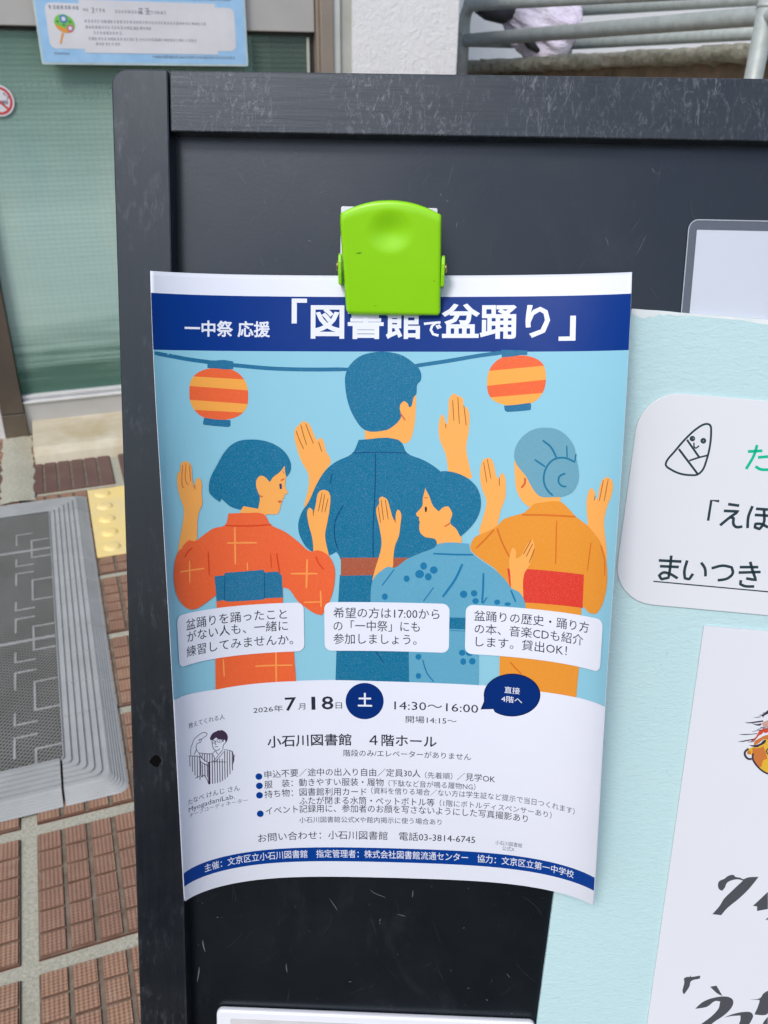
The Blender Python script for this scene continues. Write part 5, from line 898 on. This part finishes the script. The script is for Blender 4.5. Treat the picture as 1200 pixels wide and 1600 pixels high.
FLAT=[
["label","ink4","S",1,[[264.32,142.86],[265.66,143.5],[266.39,146.87],[266.37,153.67],[265.57,158.96],[264.21,163.77],[262.07,165.96],[258.99,166.32],[254.26,165.78],[249.93,163.96],[247.59,162.17],[247.8,160.31],[250.8,155.99],[254.96,150.35],[259.19,145.78],[262.56,143.33],[264.32,142.86]],0.92],
["label","ink4","S",0,[[252.75,154.62],[262.03,165.54]],0.97],
["label","ink4","S",0,[[255.99,150.32],[262.12,158.01]],0.92],
["label","ink4","S",0,[[257.87,159.73],[262.13,158.12],[265.66,157.11]],0.81],
["label","ink4","S",1,[[259.2,151.53],[259.47,153.36],[260.21,154.12]],0.65],
["label","ink4","S",0,[[260.21,154.12],[261.64,152.87]],0.65],
["label","ink4","P",0,[[259.6,149.68],[259.57,150.07],[259.43,150.43],[259.18,150.71],[258.85,150.9],[258.48,150.97],[258.09,150.92],[257.73,150.76],[257.43,150.49],[257.22,150.14],[257.13,149.76],[257.15,149.37],[257.3,149.01],[257.54,148.73],[257.87,148.54],[258.25,148.47],[258.64,148.52],[259.0,148.68],[259.29,148.95],[259.5,149.3]],1],
["label","ink4","P",0,[[264.57,150.53],[264.55,150.93],[264.4,151.3],[264.14,151.6],[263.8,151.8],[263.41,151.87],[263.01,151.82],[262.63,151.65],[262.32,151.37],[262.1,151.01],[262.0,150.61],[262.03,150.2],[262.18,149.83],[262.43,149.53],[262.78,149.34],[263.17,149.26],[263.57,149.31],[263.95,149.49],[264.26,149.77],[264.47,150.13]],1],
["label","greyeye","P",0,[[259.12,149.59],[259.08,149.81],[258.91,149.95],[258.68,149.95],[258.49,149.83],[258.4,149.61],[258.45,149.4],[258.62,149.26],[258.84,149.25],[259.04,149.38]],2],
["label","greyeye","P",0,[[263.65,150.56],[263.6,150.77],[263.43,150.91],[263.21,150.92],[263.02,150.79],[262.93,150.58],[262.98,150.36],[263.14,150.22],[263.37,150.21],[263.56,150.34]],2],
["label","green","S",1,[[283.49,154.82],[289.86,154.26]],1.3],
["label","green","S",1,[[287.28,151.72],[286.26,156.74],[283.52,162.73]],1.3],
["label","green","S",1,[[288.22,157.31],[292.69,156.8]],1.3],
["label","green","S",1,[[287.52,161.44],[289.97,162.68],[293.84,162.72]],1.3],
["label","ink4","S",0,[[272.98,177.89],[269.41,177.64],[268.84,187.1]],1.19],
["label","ink4","S",1,[[277.11,179.1],[282.12,179.63]],1.3],
["label","ink4","S",1,[[275.49,182.27],[282.13,182.32],[278.74,184.97],[274.43,189.07]],1.3],
["label","ink4","S",1,[[278.75,185.13],[280.2,185.46],[280.49,188.43],[281.81,189.58],[284.55,189.26]],1.3],
["label","ink4","S",1,[[288.11,179.64],[286.78,184.42],[286.92,189.94]],1.3],
["label","ink4","S",1,[[289.79,180.82],[295.27,181.01]],1.3],
["label","ink4","S",1,[[289.57,183.68],[295.58,183.85]],1.3],
["label","ink4","S",1,[[293.46,181.07],[293.9,187.69],[292.33,190.18],[290.17,189.45],[290.26,187.82],[292.6,187.74],[296.15,189.24]],1.3],
["label","ink4","S",1,[[248.14,206.56],[258.5,206.73]],1.3],
["label","ink4","S",1,[[248.9,209.3],[257.57,209.36]],1.3],
["label","ink4","S",1,[[253.66,204.03],[253.54,211.9],[253.24,214.69],[250.11,215.47],[248.9,213.74],[250.64,212.28],[253.61,212.73],[257.51,214.81]],1.3],
["label","ink4","S",1,[[261.1,206.08],[260.27,211.09],[260.8,214.68],[262.85,214.99],[264.31,212.33]],1.3],
["label","ink4","S",1,[[267.52,206.84],[269.53,209.64],[270.14,213.39]],1.3],
["label","ink4","S",1,[[272.53,209.42],[277.57,207.96],[281.6,208.64],[282.4,211.37],[280.27,213.95],[275.87,215.06]],1.3],
["label","ink4","S",1,[[285.27,208.39],[293.68,208.08]],1.3],
["label","ink4","S",1,[[285.01,211.0],[294.97,210.35]],1.3],
["label","ink4","S",1,[[289.74,205.69],[291.56,210.48],[293.27,214.29],[288.71,213.63]],1.3],
["label","ink4","S",1,[[286.42,214.55],[286.35,216.5],[288.56,217.36],[292.8,217.37]],1.3],
["label","ink4","S",0,[[246.47,216.62],[302.05,219.8]],0.6],
["numeral","brushink","P",1,[[290.93,370.04],[291.55,368.57],[293.72,367.31],[295.34,365.68],[298.05,364.96],[298.91,365.88],[301.49,366.31],[302.82,366.98],[305.0,365.95],[310.24,365.26],[308.33,368.78],[305.71,372.93],[301.65,378.04],[296.58,383.52],[294.14,387.43],[289.75,387.1],[292.88,382.29],[294.55,378.44],[298.15,373.64],[302.9,367.77],[300.56,367.22],[297.58,367.84],[295.2,369.51],[294.44,372.13],[293.34,373.91],[291.74,373.14]],1],
["numeral","brushink","P",1,[[309.12,381.36],[311.83,378.04],[315.64,373.23],[316.65,382.66],[311.45,384.12],[311.18,381.53]],1],
["brush","brushink","P",1,[[278.94,424.32],[280.16,423.35],[281.97,423.12],[282.16,422.33],[282.75,423.19],[287.08,422.03],[286.98,423.83],[282.71,425.59],[282.2,428.63],[280.0,433.29],[279.14,432.43],[279.39,426.4]],1],
["brush","brushink","P",1,[[292.5,428.17],[295.65,427.31],[299.24,433.1],[296.62,431.94]],1],
["brush","brushink","P",1,[[286.24,441.38],[289.3,437.54],[293.76,434.84],[301.46,433.33],[304.18,434.48],[305.04,436.85],[304.2,439.93],[300.97,444.39],[296.62,448.33],[293.3,452.22],[290.19,449.97],[295.23,444.76],[297.95,440.33],[298.35,436.36],[295.98,436.21],[292.13,439.79],[288.56,440.92]],1],
["brush","brushink","P",1,[[301.08,445.6],[305.57,443.18],[311.17,441.61],[314.32,441.71],[315.65,443.45],[315.27,445.91],[313.16,450.93],[308.47,451.23],[309.54,446.28],[309.3,443.85],[305.16,444.42]],1],
["brush","brushink","P",1,[[312.78,434.42],[318.12,433.12],[319.4,430.51],[321.54,428.58],[322.94,441.76],[321.74,442.75],[316.26,442.8],[317.9,436.03],[317.97,434.21]],1],
["brush","brushink","P",1,[[320.99,447.98],[323.14,443.57],[323.84,450.23],[321.5,450.38]],1],
["numeral","brushink","P",1,[[316.01,388.66],[317.14,387.26],[317.29,388.7]],1],
["face","fyellow","P",1,[[299.97,297.11],[302.01,296.35],[304.21,294.27],[305.81,292.22],[307.17,290.85],[309.24,310.26],[307.36,309.69],[304.39,307.5],[302.3,304.94],[300.75,301.7],[299.44,300.77],[298.24,300.82],[297.8,299.52],[298.54,297.83]],1],
["face","forange","P",1,[[300.14,297.26],[303.02,297.29],[305.32,296.19],[306.5,298.78],[307.83,302.68],[306.09,303.43],[305.53,306.78],[304.05,307.18],[302.27,304.61],[300.87,301.36]],2],
["face","forange","P",1,[[297.83,299.85],[298.62,298.66],[299.73,299.1],[299.73,300.59],[298.69,300.8]],2],
["face","fred","P",0,[[301.95,289.94],[302.63,287.78],[303.71,288.06],[304.19,286.89],[305.29,287.33],[306.53,286.3],[306.81,288.9],[305.51,289.45],[304.56,289.0],[303.77,290.09],[302.64,290.73],[301.47,292.59],[300.37,293.63],[298.78,294.36],[300.14,292.82],[301.22,291.62]],3],
["face","forange","P",1,[[300.87,294.1],[302.81,292.36],[305.64,290.59],[307.1,290.2],[307.38,292.81],[305.24,292.58],[303.05,294.65],[300.78,296.08]],2],
["face","fpink","P",1,[[303.19,284.49],[306.15,282.73],[306.5,285.97],[304.29,286.4]],1],
["face","fdark","P",1,[[295.21,284.47],[297.74,284.25],[300.98,283.55],[303.63,283.0],[304.0,283.64],[301.36,284.25],[298.39,284.71],[296.6,284.79]],3],
["face","fdark","P",1,[[298.08,284.56],[301.14,285.07],[302.89,284.51],[303.27,285.3],[301.82,285.86]],3],
["face","fdark","P",1,[[292.97,290.69],[295.96,290.39],[299.55,290.05],[301.77,289.62],[301.66,290.06],[297.8,290.63],[294.8,290.9]],3],
["face","fdark","P",1,[[292.75,294.48],[295.11,293.88],[298.05,293.08],[301.59,292.26],[301.04,292.78],[297.81,293.75],[295.46,294.35]],3],
["face","fdark","P",1,[[301.41,280.5],[303.31,279.93],[305.6,277.55],[305.81,279.49],[303.99,280.71],[303.49,281.71],[303.11,280.91]],3],
["face","fdark","P",1,[[298.71,281.93],[301.35,281.32],[302.83,281.09],[301.97,281.55]],3],
["face","fdark","P",1,[[298.35,296.03],[301.34,295.72],[303.66,294.79],[305.28,292.91],[306.2,293.03],[306.02,294.19],[303.78,295.94],[300.84,296.74]],3],
["face","fdark","S",1,[[298.37,297.68],[296.89,299.56],[297.25,301.53],[298.76,302.95],[300.43,303.04]],1.01],
["face","fdark","S",1,[[300.82,300.04],[300.85,302.69],[302.34,305.27],[304.39,307.5],[306.38,309.07],[308.95,310.34]],0.84],
["face","fdark","S",1,[[301.43,287.84],[304.61,286.55],[306.52,286.13]],0.27],
["face","fdark","S",1,[[299.43,288.91],[302.06,288.14],[304.43,287.7]],0.27],
["face","fdark","S",1,[[303.11,279.45],[304.4,278.91],[305.49,277.88]],0.27],
["face","fdark","S",1,[[302.79,286.47],[304.32,286.72],[306.04,287.3]],0.27],
["face","fdark","S",1,[[302.78,280.6],[304.15,279.4],[305.63,279.17]],0.27],
["face","fdark","S",1,[[297.86,294.24],[299.97,294.14],[301.09,293.27]],0.27],
["face","fdark","S",1,[[299.86,295.96],[301.14,296.72],[303.23,296.46]],0.27],
["face","fdark","S",1,[[307.55,297.24],[306.94,298.59],[307.86,300.2]],0.54]]

def flat_print(root, names, key, part_name):
    b = MB(); mats = []
    for it in FLAT:
        if it[0] != key: continue
        _, col, kind, sm, P, x = it
        if col not in mats: mats.append(col)
        P = chaikin(P, kind == 'P') if sm else [tuple(p) for p in P]
        V, F = poly_mesh(P) if kind == 'P' else stroke_mesh(P, x, 1.0)
        ly = x if kind == 'P' else (4 if col == 'fdark' else 1)
        b.add([B(s, t, -6.0 + .04 * ly) for s, t in V], up(V, F), mats.index(col))
    part(b, part_name, [ink(k) for k in mats], root)
flat_print(lab, None, 'label', 'printed_drawing'); flat_print(wp, None, 'brush', 'brush_lettering'); flat_print(wp, None, 'numeral', 'brush_numeral'); flat_print(wp, None, 'face', 'painted_face')

# ---------------- the poster: a sheet that curls off the board at both sides
PP = np.array([119.7624, 81.7059, -0.0229, -6.4895, 46.8492, -48.9435, -0.6591, 3.9094, -3.5786, 9.7568, 20.4407, -24.9816, 9.36, 33.3772, 278.4338, 287.1029, 147.2157, 170.9465, 12.1794, 20.97, -13.3541, -3.5364, 2.5416, -1.3861])
NU, NV = 106, 150
U = np.linspace(0, 210, NU); Vv = np.linspace(0, 297, NV)
def poster_surface():
    x0, y0, ro = PP[:3]; vv = Vv / 297
    pol = lambda c: (c[0] + c[1] * vv + c[2] * vv ** 2)[:, None]
    a, b_, c, e, d = pol(PP[3:6]), pol(PP[6:9]), pol(PP[9:12]), pol(PP[18:21]), pol(PP[21:24]); k = (U - 105) / 105
    W = a + b_ * k + c * k ** 2 + e * k ** 4 + d * k ** 3; wu = (b_ + 2 * c * k + 4 * e * k ** 3 + 3 * d * k ** 2) / 105
    dx = np.sqrt(np.maximum(1 - wu ** 2, .05)); X = np.concatenate([np.zeros((NV, 1)), np.cumsum((dx[:, 1:] + dx[:, :-1]) / 2 * (U[1] - U[0]), 1)], 1)
    uc = .5 * (X[:, (NU - 1) // 2] + X[:, NU // 2]); X = X - uc[:, None]
    wv = np.gradient(W, Vv, axis=0); dy = np.sqrt(np.maximum(1 - wv ** 2, .05)); Y = np.concatenate([np.zeros((1, NU)), np.cumsum((dy[1:] + dy[:-1]) / 2 * (Vv[1] - Vv[0]), 0)], 0)
    return np.stack([x0 + math.cos(ro) * X - math.sin(ro) * Y, y0 + math.sin(ro) * X + math.cos(ro) * Y, W], -1)
SURF = poster_surface()
gu, gv = np.gradient(SURF, U, axis=1), np.gradient(SURF, Vv, axis=0); NRM = np.cross(gu, gv); NRM = NRM / np.linalg.norm(NRM, axis=-1, keepdims=True)
if NRM[NV // 2, NU // 2, 2] < 0: NRM = -NRM
def on_poster(u, v, lift):
    u = np.clip(np.asarray(u, float), 0, 210); v = np.clip(np.asarray(v, float), 0, 297)
    iu, iv = u / 210 * (NU - 1), v / 297 * (NV - 1); i = np.minimum(iu.astype(int), NU - 2); j = np.minimum(iv.astype(int), NV - 2); fu, fv = (iu - i)[:, None], (iv - j)[:, None]
    def s(A): return (A[j, i] * (1 - fu) + A[j, i + 1] * fu) * (1 - fv) + (A[j + 1, i] * (1 - fu) + A[j + 1, i + 1] * fu) * fv
    p = s(SURF) + s(NRM) * lift
    return [B(*q) for q in p]
import bmesh
def dice(V, F, du=3.0, dv=6.0):
    bm = bmesh.new(); vs = [bm.verts.new((x, y, 0)) for x, y in V]
    for f in F:
        try: bm.faces.new([vs[i] for i in f])
        except ValueError: pass
    xs = [v[0] for v in V]; ys = [v[1] for v in V]
    for ax, lo, hi, st in ((0, min(xs), max(xs), du), (1, min(ys), max(ys), dv)):
        q = math.floor(lo / st) * st + st
        while q < hi:
            co, no_ = ((q, 0, 0), (1, 0, 0)) if ax == 0 else ((0, q, 0), (0, 1, 0))
            bmesh.ops.bisect_plane(bm, geom=bm.verts[:] + bm.edges[:] + bm.faces[:], plane_co=co, plane_no=no_); q += st
    bm.verts.index_update(); V2 = [(v.co.x, v.co.y) for v in bm.verts]; F2 = [tuple(v.index for v in f.verts) for f in bm.faces]; bm.free()
    return V2, F2
po = thing('event_poster', 'curled white and blue poster of dancers in summer kimono clipped to the chalkboard', 'poster', F_BRD, B(120, 385, -8))
n = N('poster_paper'); n.set(tuple(v * K for v in lin(INK['paper'])), .42, .3); n.bump(n.noise(16, 3, .5), .10, .012); m_post_paper = n.m
b = MB()
for off in (0.0, -.16):
    P = [on_poster(U, np.full(NU, q), off) for q in Vv]; k0 = len(b.v); b.grid(P)
    if off == 0: b.f = [f[::-1] for f in b.f]
per = [i for i in range(NU)] + [j * NU + NU - 1 for j in range(1, NV)] + [(NV - 1) * NU + i for i in range(NU - 2, -1, -1)] + [j * NU for j in range(NV - 2, 0, -1)]
for q in range(len(per)):
    a, c_ = per[q], per[(q + 1) % len(per)]; b.f.append((a, c_, c_ + NU * NV, a + NU * NV)); b.m.append(0)
part(b, 'paper_sheet', m_post_paper, po, smooth=True)
groups = {}; LS = .024; made = {}
for it in POSTER: groups.setdefault(it[0], []).append(it)
for pn, its in groups.items():
    b = MB(); mats = []
    for it in its:
        _, col, lay, kind = it[:4]
        if col not in mats: mats.append(col)
        if kind == 'T':
            _, _, _, _, s_, u0, u1, vc, em, bold = it
            V, F = text_mesh(s_, 0, 2); xl, xh = V[:, 0].min(), V[:, 0].max(); k = (u1 - u0) / (xh - xl)
            V2 = [(u0 + (x - xl) * k, vc - (y - .38) * em) for x, y, _ in V]; F2 = F
            V2, F2 = dice(V2, up(V2, F2), 8, 12) if em > 8 else (V2, F2)
            if bold:
                Vt, Ft = text_mesh(s_, bold, 2); Pt = np.array(on_poster([u0 + (x - xl) * k for x, y, _ in Vt], [vc - (y - .38) * em for x, y, _ in Vt], .0 + LS * lay + .03))
                Pt[:, 2] += Vt[:, 2] / bold * 1e-5; b.add(Pt, Ft, mats.index(col))
        elif kind == 'P':
            P = chaikin(it[5], True) if it[4] else [tuple(p) for p in it[5]]
            V2, F2 = poly_mesh(P); V2, F2 = dice(V2, F2)
        else:
            P = chaikin(it[5], False) if it[4] else [tuple(p) for p in it[5]]
            V2, F2 = stroke_mesh(P, it[6], .8); V2, F2 = dice(V2, F2, 3, 6)
        b.add(on_poster([p[0] for p in V2], [p[1] for p in V2], LS * lay + .02), up(V2, F2), mats.index(col))
    up_, _, leaf = pn.rpartition('/'); made[pn] = part(b, leaf.split('#')[0], [ink(k) for k in mats], made[up_] if up_ else po, smooth=not any(it[3] == 'T' and it[-1] for it in its))

# ---------------- green clip
n = N('lime_plastic'); n.set(n.mix(n.ramp(n.noise(30, 4), [(.4, 0), (.8, 1)]), (.28, .68, .006), (.30, .71, .01)), .34, .45); n.set(n.mix(n.ramp(n.noise(170, 3, .8, n.map((1, .3, 1), (0, 0, .4))), [(.70, 0), (.76, .5)]), n.mix(n.ramp(n.noise(30, 4), [(.4, 0), (.8, 1)]), (.28, .68, .006), (.30, .71, .01)), (.20, .50, .01))); n.bump(n.noise(600, 2), .05, .0002); m_lime = n.m
m_clipw = mottled('clip_white', (.78, .78, .82), None, 20, .35, .4); m_pin = mottled('brass_pin', (.42, .33, .18), (.3, .24, .14), 200, .35, .5, metal=.8)
cl = thing('bulldog_clip', 'lime green plastic clip holding the top edge of the blue poster', 'clip', F_BRD, B(121, 99, -10))
NA, NB = 61, 71
def edge_l(q): return 99.3 + (101.6 - 99.3) * max(0, (q - .12) / .88)
def edge_r(q): return 141.9 + (143.0 - 141.9) * max(0, (q - .12) / .88)
G = []; bot = 98.9
for j in range(NB):
    q = j / (NB - 1); row = []
    for i in range(NA):
        a = -1 + 2 * i / (NA - 1)
        tt_ = 57.7 - 5.0 * (1 - abs(a) ** 2.1); tl = tt_ + (bot - .35 * a - tt_) * q
        dt, db = tl - tt_, (bot - tl)
        L, Rr = edge_l(q), edge_r(q); ins = 0
        if db < 2.4: ins = 2.4 - math.sqrt(max(0, 2.4 ** 2 - (2.4 - db) ** 2))
        if dt < 1.0: ins = max(ins, 1.0 - math.sqrt(max(0, 1.0 - (1.0 - dt) ** 2)))
        s_ = (L + ins) + (Rr - L - 2 * ins) * (a + 1) / 2
        wz = 14.2 - 14.6 * ((tl - 52.5) / (bot - 52.5)) ** 1.05
        dmin = min(s_ - L, Rr - s_, db, dt * 1.0)
        if dmin < 1.3: wz -= 1.0 * (1 - dmin / 1.3) ** 2
        if dt < 4.5: wz -= 1.3 * (1 - dt / 4.5) ** 2
        rd = math.hypot((s_ - 120.6) / 11.0, (tl - 65.0) / 9.4)
        if rd < 1: wz -= 2.1 * (math.cos(math.pi * rd) + 1) / 2
        row.append(B(s_, tl, wz))
    G.append(row)
b = MB(); b.grid(G, 0); fr = part(b, 'front_jaw', m_lime, cl, smooth=True, flip=True)
so = fr.modifiers.new('solid', 'SOLIDIFY'); so.thickness = .0016; so.offset = -1
b = bprism(prect(97.8, 52.5, 140.2, 92, .8), -9.9, -8.2); part(b, 'back_jaw', m_clipw, cl, bevel=.0003)
for sgn, sx in ((-1, 99.2), (1, 142.8)):
    b = MB(); x0, x1 = (sx - .9, sx + .5) if sgn < 0 else (sx - .3, sx + 1.2)
    b.add([B(x, t, q) for x in (x0, x1) for t, q in ((74.5, 2), (73.6, 4.2), (74.6, 6.2), (77.5, 6.6), (82, 5.6), (86.6, 3.6), (86.6, -8), (74.5, -8))],
          [tuple(range(8)), tuple(range(15, 7, -1))] + [(i, 8 + i, 8 + (i + 1) % 8, (i + 1) % 8) for i in range(8)])
    part(b, 'hinge_lug', m_lime, cl, bevel=.0004)
    b = MB(); xo = x0 - .0 if sgn < 0 else x1; b.tube([B(xo, 78.8, 3.6), B(xo + sgn * .7, 78.8, 3.6), B(xo + sgn * 1.1, 78.8, 3.6)], [.0021, .0021, .0013], 16); part(b, 'pin', m_pin, cl, smooth=True)

m_mark = mottled('clip_scuff', (.12, .26, .02), None, 60, .8, .1)
def jaw_w(t): return 14.2 - 14.6 * ((t - 52.5) / (98.9 - 52.5)) ** 1.05
for s_, t, a, L, wd in ((107.2, 73.8, -.15, 1.6, .5), (139.6, 84.4, .3, .5, .4), (114.3, 95.2, .1, .9, .25)):
    b = MB(); V = [(s_ - L, t - a * L), (s_, t - wd / 2), (s_ + L, t + a * L - .1), (s_ + L * .3, t + wd / 2)]; b.add([B(x, y, jaw_w(y) + .05) for x, y in V], [(0, 3, 2, 1)]); part(b, 'scuff', m_mark, cl)
